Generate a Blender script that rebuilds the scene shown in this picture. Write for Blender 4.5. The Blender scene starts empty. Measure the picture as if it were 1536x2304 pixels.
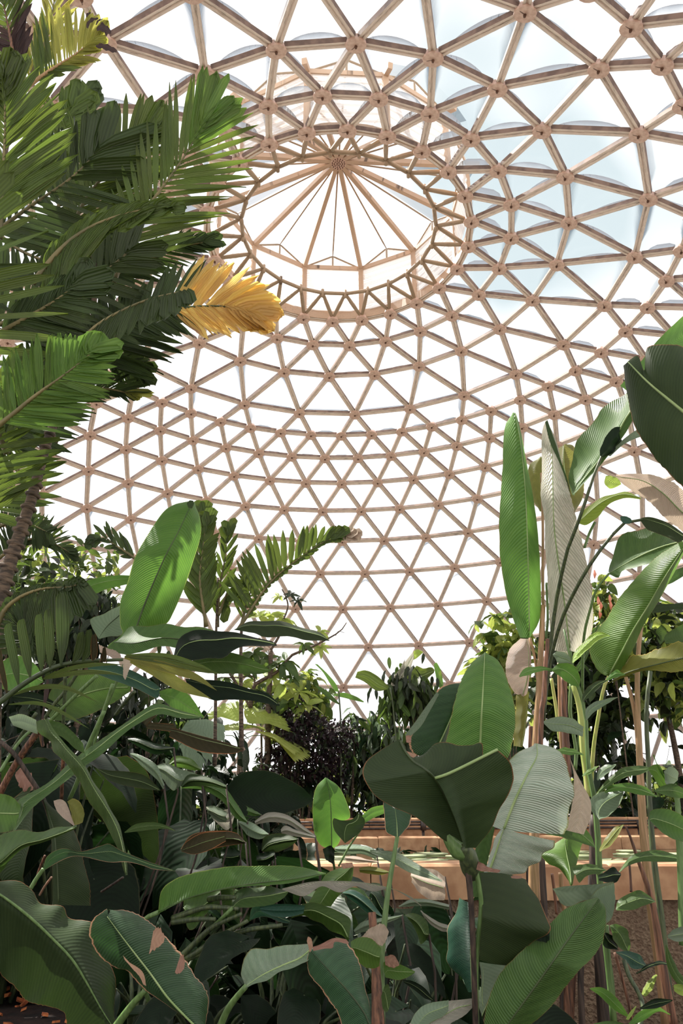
import bpy, math, random
import numpy as np
from mathutils import Vector, Matrix

C = bpy.context.scene.collection
R_ = random.Random(7)
PI = math.pi
# ---------------------------------------------------------------- camera
F, PITCH, ROLL, YAW = 1658.7107, 0.37910314, -0.00525019, 0.00224362
CZ = 1.5                                        # eye height above the dome floor
cp, sp, cy, sy, cr, sr = math.cos(PITCH), math.sin(PITCH), math.cos(YAW), math.sin(YAW), math.cos(ROLL), math.sin(ROLL)
FW = np.array([sy*cp, cy*cp, sp]); RT0 = np.array([cy, -sy, 0.0]); UP0 = np.cross(RT0, FW)
RT = cr*RT0 + sr*UP0; UP = -sr*RT0 + cr*UP0
cd = bpy.data.cameras.new('camera'); cam = bpy.data.objects.new('camera', cd); C.objects.link(cam)
cd.sensor_fit = 'HORIZONTAL'; cd.sensor_width = 36.0; cd.lens = F/1536*36
cd.clip_start = 0.05; cd.clip_end = 500
M4 = Matrix.Identity(4)
for i in range(3):
    M4[i][0] = RT[i]; M4[i][1] = UP[i]; M4[i][2] = -FW[i]
M4[2][3] = CZ
cam.matrix_world = M4
bpy.context.scene.camera = cam
# ---------------------------------------------------------------- sky, sun, exposure
SKY, SUN, EXPO = 1.2, 9.0, 0.38
SUN_DIR = Vector((-0.50, 0.42, 1.0))            # towards the sun: high, ahead and to the left
w = bpy.data.worlds.new('sky'); bpy.context.scene.world = w; w.use_nodes = True
nt = w.node_tree; nt.nodes.clear()
wo = nt.nodes.new('ShaderNodeOutputWorld'); bg = nt.nodes.new('ShaderNodeBackground')
tc = nt.nodes.new('ShaderNodeTexCoord'); nz = nt.nodes.new('ShaderNodeTexNoise'); rp = nt.nodes.new('ShaderNodeValToRGB')
nz.inputs['Scale'].default_value = 2.2; nz.inputs['Detail'].default_value = 3
gap = nt.nodes.new('ShaderNodeVectorMath'); gap.operation = 'DISTANCE'; gap.inputs[1].default_value = (.265, .64, .72)   # thin blue gap in the cloud
add = nt.nodes.new('ShaderNodeMath'); add.operation = 'MULTIPLY_ADD'; add.inputs[1].default_value = 1.1
rp.color_ramp.elements[0].position = 0.66; rp.color_ramp.elements[0].color = (0.50, 0.575, 0.60, 1)
rp.color_ramp.elements[1].position = 0.78; rp.color_ramp.elements[1].color = (0.96, 0.945, 0.95, 1)
nt.links.new(tc.outputs['Generated'], nz.inputs['Vector']); nt.links.new(tc.outputs['Generated'], gap.inputs[0]); nt.links.new(gap.outputs['Value'], add.inputs[0]); nt.links.new(nz.outputs['Fac'], add.inputs[2]); nt.links.new(add.outputs[0], rp.inputs['Fac'])
nt.links.new(rp.outputs['Color'], bg.inputs['Color']); bg.inputs['Strength'].default_value = SKY
nt.links.new(bg.outputs[0], wo.inputs[0])
sl = bpy.data.lights.new('sun', 'SUN'); sl.energy = SUN; sl.angle = 0.01; sl.color = (1.0, 0.95, 0.87)
so = bpy.data.objects.new('sun', sl); C.objects.link(so)
so.rotation_euler = SUN_DIR.to_track_quat('Z', 'Y').to_euler()
vs = bpy.context.scene.view_settings
vs.view_transform = 'Standard'; vs.look = 'None'; vs.exposure = EXPO; vs.gamma = 1; vs.use_curve_mapping = False
cy_ = bpy.context.scene.cycles
cy_.max_bounces = 6; cy_.diffuse_bounces = 3; cy_.glossy_bounces = 2; cy_.transmission_bounces = 4; cy_.transparent_max_bounces = 10

# ---------------------------------------------------------------- helpers
def P(x, y, d):
    """world point seen at photograph pixel x, y at horizontal distance d ahead of the lens"""
    r = FW + RT*(x-768)/F - UP*(y-1152)/F
    return np.array([0, 0, CZ]) + r*(d/r[1])

def hx(h):
    v = [int(h[i:i+2], 16)/255 for i in (0, 2, 4)]
    return tuple(c/12.92 if c <= .04045 else ((c+.055)/1.055)**2.4 for c in v) + (1,)

def spline(pts, n, uni=True):
    pts = np.array(pts, float)
    if len(pts) == 1: return np.repeat(pts, n, 0)
    if len(pts) > 2:
        e = np.vstack([2*pts[0]-pts[1], pts, 2*pts[-1]-pts[-2]]); out = []
        for i in range(1, len(e)-2):
            a, b, c, d = e[i-1], e[i], e[i+1], e[i+2]
            t = np.linspace(0, 1, 9)[:-1, None]
            out.append(.5*((2*b)+(-a+c)*t+(2*a-5*b+4*c-d)*t**2+(-a+3*b-3*c+d)*t**3))
        out.append(pts[-1:]); q = np.vstack(out)
    else: q = pts
    s = np.r_[0, np.cumsum(np.linalg.norm(np.diff(q[:, :2], axis=0), axis=1))]
    if s[-1] == 0: s = np.linspace(0, 1, len(q))
    t = np.linspace(0, s[-1], n)
    return np.stack([np.interp(t, s, q[:, k]) for k in range(q.shape[1])], 1)

def prof(v, n):
    v = np.atleast_1d(np.array(v, float))
    return np.interp(np.linspace(0, 1, n), np.linspace(0, 1, len(v)), v)

def mesh(name, vs_, fs, mats, uv=None, smooth=True, mi=None):
    me = bpy.data.meshes.new(name); me.from_pydata([tuple(v) for v in vs_], [], fs)
    for m in (mats if isinstance(mats, (list, tuple)) else [mats]): me.materials.append(m)
    if smooth: me.polygons.foreach_set('use_smooth', [True]*len(fs))
    if mi is not None: me.polygons.foreach_set('material_index', mi)
    if uv is not None:
        l = me.uv_layers.new(name='UVMap'); vi = np.zeros(len(me.loops), int); me.loops.foreach_get('vertex_index', vi)
        l.data.foreach_set('uv', np.array(uv, float)[vi].ravel())
    me.update(); return me

def link(name, me, parent=None, mat4=None):
    o = bpy.data.objects.new(name, me); C.objects.link(o)
    if parent is not None: o.parent = parent
    if mat4 is not None:
        pw = origin_of(parent) if parent is not None else None
        o.matrix_local = (Matrix.Translation(-pw) @ mat4) if pw is not None else mat4
    return o
ORG = {}
def origin_of(p):
    return ORG.get(p.name, Vector((0, 0, 0)))

def thing(name, label, cat, loc, group=None, kind=None):
    o = bpy.data.objects.new(name, None); C.objects.link(o); o.location = loc; o.empty_display_size = .1
    ORG[o.name] = Vector(loc); o['label'] = label
    if cat: o['category'] = cat
    if group: o['group'] = group
    if kind: o['kind'] = kind
    return o

def part(name, parent, vs_, fs, mat, uv=None, smooth=True, mi=None, label=None, stuff=False):
    """a mesh given in world coordinates, linked as a child (its origin at the parent's base)"""
    vs_ = np.array(vs_, float)
    if parent is not None: vs_ = vs_ - np.array(origin_of(parent))
    o = link(name, mesh(name, vs_, fs, mat, uv, smooth, mi), parent)
    if parent is not None: ORG[o.name] = origin_of(parent)
    if parent is not None and ORG.get(parent.name) is not None: o.location = (0, 0, 0)
    if label: o['label'] = label
    if stuff: o['kind'] = 'stuff'
    return o

def tube_geo(pts, rad, k=6, cap=True):
    pts = np.array(pts, float); n = len(pts); rad = prof(rad, n)
    tg = np.gradient(pts, axis=0); tg /= np.linalg.norm(tg, axis=1)[:, None]+1e-12
    ref = np.array([0.13, 0.2, 1.0]) if abs(tg[0][2]) < .9 else np.array([1.0, 0.1, 0])
    u = np.cross(tg, ref); u /= np.linalg.norm(u, axis=1)[:, None]+1e-12
    v = np.cross(tg, u); a = np.linspace(0, 2*PI, k, endpoint=False)
    V = (pts[:, None]+rad[:, None, None]*(np.cos(a)[None, :, None]*u[:, None]+np.sin(a)[None, :, None]*v[:, None])).reshape(-1, 3)
    fs = [(i*k+j, i*k+(j+1) % k, (i+1)*k+(j+1) % k, (i+1)*k+j) for i in range(n-1) for j in range(k)]
    if cap: fs += [tuple(range(k))[::-1], tuple((n-1)*k+j for j in range(k))]
    s = np.r_[0, np.cumsum(np.linalg.norm(np.diff(pts, axis=0), axis=1))]
    uv = np.stack([np.repeat(s, k), np.tile(np.arange(k)/k, n)], 1)
    return V, fs, uv

class MB:
    def __init__(s): s.v = []; s.f = []; s.u = []; s.n = 0
    def add(s, V, fs, uv=None):
        V = np.array(V, float)
        s.v.append(V); s.f += [tuple(i+s.n for i in f) for f in fs]
        s.u.append(np.array(uv, float) if uv is not None else np.zeros((len(V), 2))); s.n += len(V)
    def tube(s, pts, rad, k=6): s.add(*tube_geo(pts, rad, k))
    def box(s, lo, hi):
        x0, y0, z0 = lo; x1, y1, z1 = hi
        s.add([(x0,y0,z0),(x1,y0,z0),(x1,y1,z0),(x0,y1,z0),(x0,y0,z1),(x1,y0,z1),(x1,y1,z1),(x0,y1,z1)],
              [(0,3,2,1),(4,5,6,7),(0,1,5,4),(1,2,6,5),(2,3,7,6),(3,0,4,7)],
              [(x0,z0),(x1,z0),(x1,z0),(x0,z0),(x0,z1),(x1,z1),(x1,z1),(x0,z1)])
    def part(s, name, parent, mat, **k):
        return part(name, parent, np.vstack(s.v), s.f, mat, uv=np.vstack(s.u), **k)

# ---------------------------------------------------------------- materials
def nodes(name):
    m = bpy.data.materials.new(name); m.use_nodes = True; t = m.node_tree; t.nodes.clear()
    o = t.nodes.new('ShaderNodeOutputMaterial')
    def N(ty, **kw):
        n = t.nodes.new('ShaderNode'+ty)
        for k, v in kw.items(): setattr(n, k, v)
        return n
    def lk(a, b): t.links.new(a, b)
    def ma(op, a, b=None, c=None):
        n = N('Math', operation=op)
        for i, q in enumerate((a, b, c)):
            if q is None: continue
            if isinstance(q, (int, float)): n.inputs[i].default_value = q
            else: lk(q, n.inputs[i])
        return n.outputs[0]
    def mix(f, a, b, bt='MIX'):
        n = N('Mix', data_type='RGBA', blend_type=bt)
        for s, q in ((0, f), (6, a), (7, b)):
            if isinstance(q, (int, float)): n.inputs[s].default_value = q
            elif isinstance(q, tuple): n.inputs[s].default_value = q
            else: lk(q, n.inputs[s])
        return n.outputs[2]
    def ss(x, a, b):
        n = N('MapRange', interpolation_type='SMOOTHSTEP'); lk(x, n.inputs[0])
        n.inputs[1].default_value = a; n.inputs[2].default_value = b; return n.outputs[0]
    def noise(scale, detail=2, vec=None, w_=None):
        n = N('TexNoise'); n.inputs['Scale'].default_value = scale; n.inputs['Detail'].default_value = detail
        if vec is not None: lk(vec, n.inputs['Vector'])
        return n.outputs['Fac']
    return m, t, o, N, lk, ma, mix, ss, noise

def leaf_mat(name, base, lite, back=None, rough=.42, trans=.4, K=46, slant=8, vein=.35, edge='8a6446', edgew=.02,
             blot=0.0, yellow=0.0, bump=.35, spec=.4, para=False):
    """banana / palm blade: uv.x runs along the blade, uv.y across it"""
    m, t, o, N, lk, ma, mix, ss, noise = nodes(name)
    uv = N('UVMap'); sx = N('SeparateXYZ'); lk(uv.outputs[0], sx.inputs[0])
    U, V = sx.outputs[0], sx.outputs[1]
    v2 = ma('MULTIPLY', ma('ABSOLUTE', ma('SUBTRACT', V, .5)), 2.0)
    if para: ph = ma('MULTIPLY', V, K)
    else: ph = ma('SUBTRACT', ma('MULTIPLY', U, K), ma('MULTIPLY', ma('POWER', v2, 1.4), slant))
    wv = ma('SINE', ma('MULTIPLY', ph, 6.283))
    tco = N('TexCoord'); oi = N('ObjectInfo')
    wf = noise(3.5, 3, tco.outputs['Object'])
    wv01 = ma('MULTIPLY_ADD', wv, .5, .5)
    ph2 = ma('SINE', ma('MULTIPLY', ph, 1.13))
    c = mix(ma('MULTIPLY', wv01, vein), hx(base), hx(lite))
    c = mix(ma('MULTIPLY', ma('MULTIPLY_ADD', ph2, .5, .5), vein*.6), c, hx(lite))
    c = mix(ma('MULTIPLY', ss(wf, .45, .7), .35), c, hx(lite))
    hs = N('HueSaturation'); lk(c, hs.inputs['Color']); lk(ma('MULTIPLY_ADD', oi.outputs['Random'], .35, .82), hs.inputs['Value'])
    hs.inputs['Saturation'].default_value = .96; lk(ma('MULTIPLY_ADD', oi.outputs['Random'], .022, .476), hs.inputs['Hue']); c = hs.outputs[0]
    if yellow:
        yn = noise(2.2, 3, tco.outputs['Object'])
        c = mix(ss(yn, .72-yellow*.5, .9-yellow*.5), c, hx('d8c04e'))
    en = noise(9, 3, tco.outputs['Object'])
    ef = ss(ma('ADD', v2, ma('MULTIPLY', ma('SUBTRACT', en, .5), edgew*4)), 1-edgew*1.6, 1-edgew*.6)
    c = mix(ef, c, hx(edge))
    if blot:
        bn = noise(5, 4, tco.outputs['Object'])
        c = mix(ss(ma('ADD', bn, ma('MULTIPLY', v2, .14)), .78-blot*.3, .83-blot*.3), c, hx('b98d6c'))
    pb = N('BsdfPrincipled'); lk(c, pb.inputs['Base Color']); pb.inputs['Roughness'].default_value = rough
    pb.inputs['Specular IOR Level'].default_value = spec
    bp = N('Bump'); bp.inputs['Strength'].default_value = bump; bp.inputs['Distance'].default_value = .004
    lk(wv, bp.inputs['Height']); lk(bp.outputs[0], pb.inputs['Normal'])
    tr = N('BsdfTranslucent'); lk(mix(.36, c, hx(back or 'a8d040')), tr.inputs[0]); lk(bp.outputs[0], tr.inputs['Normal'])
    mx = N('MixShader'); mx.inputs[0].default_value = trans
    lk(pb.outputs[0], mx.inputs[1]); lk(tr.outputs[0], mx.inputs[2]); lk(mx.outputs[0], o.inputs[0])
    return m

def simple_mat(name, col, col2=None, rough=.6, scale=8, bump=.2, metal=0, stretch=None, detail=4, dist=.01, spec=.5):
    m, t, o, N, lk, ma, mix, ss, noise = nodes(name)
    tco = N('TexCoord'); vec = tco.outputs['Object']
    if stretch:
        mp = N('Mapping'); mp.inputs['Scale'].default_value = stretch; lk(vec, mp.inputs[0]); vec = mp.outputs[0]
    n = noise(scale, detail, vec)
    c = mix(ss(n, .35, .65), hx(col), hx(col2 or col))
    pb = N('BsdfPrincipled'); lk(c, pb.inputs['Base Color']); pb.inputs['Roughness'].default_value = rough; pb.inputs['Metallic'].default_value = metal
    pb.inputs['Specular IOR Level'].default_value = spec
    bp = N('Bump'); bp.inputs['Strength'].default_value = bump; bp.inputs['Distance'].default_value = dist
    lk(n, bp.inputs['Height']); lk(bp.outputs[0], pb.inputs['Normal']); lk(pb.outputs[0], o.inputs[0])
    return m

def frame_mat(name, col='dcc0aa', dirt='3a2a20', amt=.5):
    m, t, o, N, lk, ma, mix, ss, noise = nodes(name)
    uv = N('UVMap'); mp = N('Mapping'); mp.inputs['Scale'].default_value = (2.2, 26, 1); lk(uv.outputs[0], mp.inputs[0])
    oi = N('ObjectInfo'); cb = N('CombineXYZ'); lk(ma('MULTIPLY', oi.outputs['Random'], 40), cb.inputs[0]); lk(ma('MULTIPLY', oi.outputs['Random'], 17), cb.inputs[2])
    lk(cb.outputs[0], mp.inputs[1])
    n1 = noise(2.6, 6, mp.outputs[0])
    tco = N('TexCoord'); n2 = noise(1.3, 3, tco.outputs['Object'])
    f = ss(ma('ADD', n1, ma('MULTIPLY', ma('SUBTRACT', n2, .5), .3)), .66-amt*.12, .76-amt*.12)
    c = mix(ma('MULTIPLY', n2, .3), hx(col), hx('dcc8bc')); c = mix(ma('MULTIPLY', f, .85), c, hx(dirt))
    pb = N('BsdfPrincipled'); lk(c, pb.inputs['Base Color']); pb.inputs['Roughness'].default_value = .55
    bp = N('Bump'); bp.inputs['Strength'].default_value = .3; bp.inputs['Distance'].default_value = .005
    lk(n1, bp.inputs['Height']); lk(bp.outputs[0], pb.inputs['Normal']); lk(pb.outputs[0], o.inputs[0])
    return m

def clear_mat(name, tint=(.97, .975, .975, 1), edge=(.12, .16, .20, 1), lo=.35, hi=.85, milk=0.0):
    m, t, o, N, lk, ma, mix, ss, noise = nodes(name)
    lw = N('LayerWeight'); lw.inputs[0].default_value = .5
    f = ss(lw.outputs['Facing'], lo, hi)
    tr = N('BsdfTransparent'); lk(mix(f, tint, edge), tr.inputs[0])
    gl = N('BsdfGlossy'); gl.inputs['Roughness'].default_value = .04; gl.inputs[0].default_value = (.9, .92, .95, 1)
    fr = N('Fresnel'); fr.inputs[0].default_value = 1.45
    mx = N('MixShader'); lk(ma('MULTIPLY', fr.outputs[0], .35), mx.inputs[0]); lk(tr.outputs[0], mx.inputs[1]); lk(gl.outputs[0], mx.inputs[2])
    last = mx
    if milk:
        tl = N('BsdfTranslucent'); tl.inputs[0].default_value = (.9, .84, .80, 1); df = N('BsdfDiffuse'); df.inputs[0].default_value = (.85, .78, .74, 1)
        a = N('AddShader'); m3 = N('MixShader'); m3.inputs[0].default_value = .5; lk(tl.outputs[0], m3.inputs[1]); lk(df.outputs[0], m3.inputs[2])
        m2 = N('MixShader'); uvn = N('UVMap'); sx = N('SeparateXYZ'); lk(uvn.outputs[0], sx.inputs[0])
        wv = ma('MULTIPLY_ADD', ma('SINE', ma('MULTIPLY', sx.outputs[1], 150)), .18, milk)
        lk(wv, m2.inputs[0]); lk(mx.outputs[0], m2.inputs[1]); lk(m3.outputs[0], m2.inputs[2]); last = m2
    lk(last.outputs[0], o.inputs[0]); return m

LM = leaf_mat
MT = dict(
 bright=LM('leaf_bright_green', '42702c', '608c3a', back='7cac38', trans=.42, edge='98ac58', vein=.3, K=60, spec=.3),
 green=LM('leaf_green', '44702e', '6a9444', back='7cae38', trans=.36, edge='98804c', edgew=.012, vein=.4, K=60, yellow=.12, spec=.35),
 mid=LM('leaf_mid_green', '38582a', '56783c', back='64902e', trans=.26, edge='74643a', edgew=.012, vein=.4, K=56, spec=.3),
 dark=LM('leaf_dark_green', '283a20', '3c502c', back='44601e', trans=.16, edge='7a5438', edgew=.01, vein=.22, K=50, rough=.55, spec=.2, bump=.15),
 deep=LM('leaf_green_deep_shade', '0b180d', '162a18', back='284418', trans=.12, edge='3a3c28', vein=.3, K=22, rough=.5, spec=.14, bump=.08),  # foliage shade painted in as a near-black green
 blue=LM('leaf_blue_green', '20443a', '3a6450', back='447440', trans=.18, edge='a08468', edgew=.015, vein=.45, K=60, rough=.4, spec=.35),
 burnt=LM('leaf_burnt_edge', '26442c', '426644', back='4c7c34', trans=.2, edge='c89878', edgew=.035, vein=.4, K=60, blot=.15, rough=.45, spec=.35, yellow=.1),
 gray=LM('leaf_grey_green', '7c9c7c', 'b0c8a8', back='a4bc84', trans=.22, edge='8a8a50', vein=.6, K=70, rough=.32, bump=.8, spec=.6),
 sheen=LM('leaf_green_painted_sheen', 'a0b8a2', 'd0dcc8', back='b0c494', trans=.2, edge='8a8a50', vein=.6, K=44, rough=.3, bump=.5, spec=.7),  # reflected sky sheen and waxy bloom painted into the pale base colour
 pale=LM('leaf_pale_waxy_sunlit', 'b8bca8', 'ece4d6', back='dcd4b4', trans=.3, edge='c8b89c', vein=.6, K=44, rough=.5, bump=.9),  # sunlit cream painted into the waxy base colour
 straw=LM('leaf_dry_pale', 'c8b49c', 'e2d0bc', back='e0ccac', trans=.3, edge='d8c8a8', vein=.5, K=50, rough=.6, bump=.6),
 olive=LM('leaf_olive', '666e30', '8c9248', back='b4b44c', trans=.4, edge='c0a858', vein=.3, K=40, yellow=.2, spec=.3),
 brown=LM('leaf_brown_underside', '30301c', '4c442a', back='58502a', trans=.1, edge='a06844', edgew=.05, vein=.3, K=50, rough=.6, spec=.2),
 lime=LM('leaf_lime', '80a43c', 'a8c860', back='c0dc58', trans=.45, edge='c8d078', vein=.25, K=12, slant=3),
 palm=LM('palm_leaflet_green', '3c4e24', '5e7836', back='88a02c', trans=.34, edge='84803c', vein=.5, K=5, para=True, rough=.38, yellow=.05, spec=.3),
 palmg=LM('palm_leaflet_sunlit', '446829', '6c9040', back='82aa38', trans=.42, edge='9c9c48', vein=.5, K=5, para=True, rough=.38, yellow=.05, spec=.3),  # sunlit copy of the green leaflet, light painted in as brighter greens
 palmd=LM('palm_leaflet_dark', '2a3a1e', '40552c', back='58702a', trans=.24, edge='5c6030', vein=.5, K=5, para=True, rough=.4, spec=.3),
 palmy=LM('palm_leaflet_yellow', 'd4b050', 'f0d880', back='f8dc70', trans=.5, edge='a87038', vein=.4, K=5, para=True, rough=.5, blot=.05),
 palml=LM('palm_leaflet_lime', '848c3c', 'b0b45c', back='d8d464', trans=.5, edge='b8a04c', vein=.4, K=5, para=True, rough=.45, yellow=.25),
 palmb=LM('palm_leaflet_brown', '34282a', '524038', back='604840', trans=.1, edge='4e3c34', vein=.3, K=5, para=True, rough=.6, spec=.2),
 rose=LM('leaf_dry_pink', '94705a', 'c4a284', back='c4a284', trans=.2, edge='8a5a40', vein=.4, K=20, rough=.6),
 under=LM('leaf_understorey_shade', '10210f', '243e28', back='345820', trans=.16, edge='26382a', vein=.45, K=12, slant=4, rough=.42, spec=.22, bump=.1),  # understorey shade painted into the dark base greens
 tree=LM('tree_leaf', '36502a', '5c783c', back='84a038', trans=.36, edge='6a7038', vein=.2, K=10, slant=3, rough=.4, spec=.35),
 treel=LM('tree_leaf_lime', '829a40', 'b0c068', back='c8d464', trans=.46, edge='b8b060', vein=.2, K=10, slant=3, rough=.4, yellow=.2),
 treed=LM('tree_leaf_dark', '1c2818', '34442c', back='48582c', trans=.2, edge='34402a', vein=.3, K=10, slant=3, rough=.4, spec=.35),
 purple=LM('leaf_dark_purple', '20161c', '3c2a2e', back='4a3434', trans=.12, edge='302224', vein=.2, K=6, slant=2, rough=.5, spec=.25),
 rib=simple_mat('midrib_light', '7c9458', '98ac74', rough=.5, bump=.05),
 ribd=simple_mat('midrib_dark', '2c3a1c', '44542c', rough=.5, bump=.05),
 stem=simple_mat('stem_green', '54703c', '6c8850', rough=.45, scale=20, bump=.1, stretch=(6, 6, .6)),
 stemd=simple_mat('stem_dark', '34402c', '54603c', rough=.5, scale=20, bump=.1, stretch=(6, 6, .6)),
 stemt=simple_mat('stem_tan', '90754e', 'b48e6a', rough=.5, scale=14, bump=.3, stretch=(8, 8, .5)),
 stemy=simple_mat('stem_yellow_green', 'a4b45c', 'c8c47c', rough=.45, scale=12, bump=.1, stretch=(6, 6, .5)),
 stemb=simple_mat('stem_brown', '4c3428', '8c6048', rough=.6, scale=12, bump=.5, stretch=(10, 10, .5)),
 stemk=simple_mat('stem_dark_brown', '2c2420', '54443a', rough=.6, scale=12, bump=.5, stretch=(10, 10, .5)),
 bark=simple_mat('bark', '3a3028', '6a5848', rough=.8, scale=10, bump=.6, stretch=(2, 2, 8)),
 soil=simple_mat('soil', '1a1412', '3a2620', rough=.95, scale=14, bump=.8, detail=8, dist=.05),
 mulch=simple_mat('mulch_chip', '9a4c2c', 'e08850', rough=.9, scale=20, bump=.4),
 coping=simple_mat('sandstone_coping', 'a87c5a', 'c49a74', rough=.75, scale=6, bump=.25, detail=6),
 stucco=simple_mat('stucco', '6c5644', '84705a', rough=.9, scale=38, bump=1.0, detail=3, dist=.03),
 steel=simple_mat('dark_pipe', '2a2422', '453a34', rough=.5, scale=10),
 tub=frame_mat('weathered_tube', 'a48c70', '4a3420', .6),
 cupf=frame_mat('cupola_steel', 'c4a488', '4a3424', .5),
 rach=simple_mat('palm_rachis', '5c5634', '7c7048', rough=.5, bump=.05),
 frame=frame_mat('painted_steel', 'f6e6dc', '2c2018', .75),
 hub=simple_mat('painted_hub', 'e6c8ba', 'd4b0a0', rough=.55, scale=18, bump=.15),
 side=simple_mat('dark_strut_side', '6a544a', '8a7062', rough=.7, scale=6),  # darker tone for the side faces of the struts
 bolt=simple_mat('rusty_bolt', '4a342a', '6a4a3a', rough=.7),
 rubber=simple_mat('black_gasket', '2c2c2e', '3c3c3c', rough=.7),
 pane=clear_mat('acrylic_pane'),
 sheet=clear_mat('corrugated_sheet', milk=.7),
 water=simple_mat('pond_water', '1c2418', '2c3420', rough=.06, scale=3, bump=.04, spec=.8),
 pad=LM('lily_pad', 'a8b888', 'd0d4b0', back='b0c070', trans=.2, edge='8a6a4a', vein=.2, K=10, rough=.5),
 blossom=simple_mat('blossom_coral', 'd8785c', 'e8a088', rough=.6),
)

# ================================================================ DOME
S = 0.72
DC = np.array([0.0, 15.5909007*S, 0.0]); PHI0 = -0.0585545548
RR = [3.5, 4.525, 5.873, 7.569, 8.502, 9.562, 10.682, 11.767, 13.182, 14.483, 15.779, 16.947, 18.235]
ZZ = [14.003, 13.802, 13.501, 12.983, 12.633, 12.215, 11.673, 10.946, 10.164, 9.173, 7.969, 6.528, 4.979]
SZC, SR = -8.30, 22.605
for th in (59.25, 64.6, 69.8, 74.0):
    RR.append(SR*math.sin(math.radians(th))); ZZ.append(SZC+SR*math.cos(math.radians(th)))
RR = [r*S for r in RR]; ZZ = [z*S+CZ for z in ZZ]; ZZ[-1] = 0.02
NR = len(RR); CEN = np.array([DC[0], DC[1], SZC*S+CZ])
def cnt(k): return 24 if k < 4 else 48
def node(k, j):
    """ring k, azimuth in units of 7.5 degrees"""
    a = PHI0 + j*PI/24
    return np.array([RR[k]*math.sin(a), RR[k]*math.cos(a), ZZ[k]]) + DC
def slots(k):
    if k == 0: return [2.0*i for i in range(24)]
    if k < 4: return [2.0*i + (k % 2) for i in range(24)]
    return [i + (0.5 if k % 2 == 0 else 0.0) for i in range(48)]
def inside(p, mar=60):
    q = p - np.array([0, 0, CZ]); d = q @ FW
    if d < .3: return None
    x = 768+F*(q@RT)/d; y = 1152-F*(q@UP)/d
    return (x, y, d) if -mar < x < 1536+mar and -mar < y < 2304+mar else None

dome = thing('ceiling', 'lattice dome of triangular clear panes in weathered pinkish struts', None, tuple(DC), kind='structure')
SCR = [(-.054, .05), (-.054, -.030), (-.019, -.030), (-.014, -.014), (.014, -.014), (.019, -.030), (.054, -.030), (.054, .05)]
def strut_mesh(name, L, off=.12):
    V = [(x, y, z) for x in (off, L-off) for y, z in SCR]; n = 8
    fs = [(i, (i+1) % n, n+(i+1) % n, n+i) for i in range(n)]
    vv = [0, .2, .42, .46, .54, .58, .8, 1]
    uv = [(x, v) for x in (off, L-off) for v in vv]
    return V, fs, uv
def frame_of(a, b):
    X = Vector(b-a); L = X.length; X.normalize(); mid = (a+b)/2
    Z = Vector(mid-CEN).normalized(); Y = Z.cross(X).normalized(); Z = X.cross(Y)
    return Matrix(((X.x, Y.x, Z.x, a[0]), (X.y, Y.y, Z.y, a[1]), (X.z, Y.z, Z.z, a[2]), (0, 0, 0, 1))), L
struts, panes = [], []          # (key for shared mesh, node ids)
for k in range(NR):
    st = slots(k); step = 2 if k < 4 else 1
    for s in st: struts.append(('r', k, node(k, s), node(k, s+step)))
    if k == NR-1: break
    if k != 3:
        h = step/2
        up = slots(k+1)
        for s in st:
            for sg in (-1, 1): struts.append(('d%d' % sg, k, node(k, s), node(k+1, s+sg*h)))
            panes.append(('a', k, [node(k, s), node(k+1, s-h), node(k+1, s+h)]))
            panes.append(('b', k, [node(k+1, s+h), node(k, s+step), node(k, s)]))
    else:
        for s in st:
            for sg in (-1, 1): struts.append(('d%d' % sg, k, node(k, s), node(4, s+sg*.5)))
            panes.append(('a', k, [node(k, s), node(4, s-.5), node(4, s+.5)]))
            panes.append(('q', k, [node(k, s), node(4, s+.5), node(4, s+1.5), node(k, s+2)]))
def size_px(pts):
    c = np.mean(pts, axis=0); q = inside(c)
    if q is None: return 0
    d = max(np.linalg.norm(np.array(a)-np.array(b)) for a in pts for b in pts)
    return d/q[2]*F
smesh = {}
struts.sort(key=lambda s: -size_px(s[2:]))
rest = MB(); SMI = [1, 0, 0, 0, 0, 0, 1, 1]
for i, (ty, k, a, b) in enumerate(struts):
    M, L = frame_of(a, b); V, fs, uv = strut_mesh('strut', L)
    if i < 299 and size_px((a, b)) > 0:
        key = (ty, k)
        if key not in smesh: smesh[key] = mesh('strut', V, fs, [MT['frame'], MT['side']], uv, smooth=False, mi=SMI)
        link('strut', smesh[key], dome, M)
    else:
        W = np.array([list(M @ Vector(v)) for v in V]); u2 = np.array(uv)+[R_.random()*50, R_.randrange(40)]
        rest.add(W, fs, u2)
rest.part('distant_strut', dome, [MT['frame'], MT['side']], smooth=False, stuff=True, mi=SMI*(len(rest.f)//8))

def hub_geo():
    mb = MB(); k = 14; a = np.linspace(0, 2*PI, k, endpoint=False)
    V = []
    for r, z in ((.13, .03), (.148, -.045), (.142, -.062)):
        V += [(r*math.cos(t), r*math.sin(t), z) for t in a]
    fs = [(i*k+j, i*k+(j+1) % k, (i+1)*k+(j+1) % k, (i+1)*k+j) for i in range(2) for j in range(k)] + [tuple(2*k+j for j in range(k))]
    mi = [0]*len(fs); n = len(V)
    for r, z in ((.022, -.062), (.016, -.095)): V += [(r*math.cos(t), r*math.sin(t), z) for t in a[::2]]
    h = k//2; fs += [(n+j, n+(j+1) % h, n+h+(j+1) % h, n+h+j) for j in range(h)] + [tuple(n+h+j for j in range(h))]
    mi += [1]*(h+1)
    n = len(V); V += [(.02, -.005, -.064), (.09, -.012, -.064), (.09, -.004, -.064), (.02, .005, -.064)]   # slot scored in the plate
    fs.append((n, n+1, n+2, n+3)); mi.append(1)
    return V, fs, mi
HV, HF, HM = hub_geo(); hub_me = mesh('hub', HV, HF, [MT['hub'], MT['bolt']], smooth=False, mi=HM)
hubs = [(k, s) for k in range(NR) for s in slots(k)]
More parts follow.
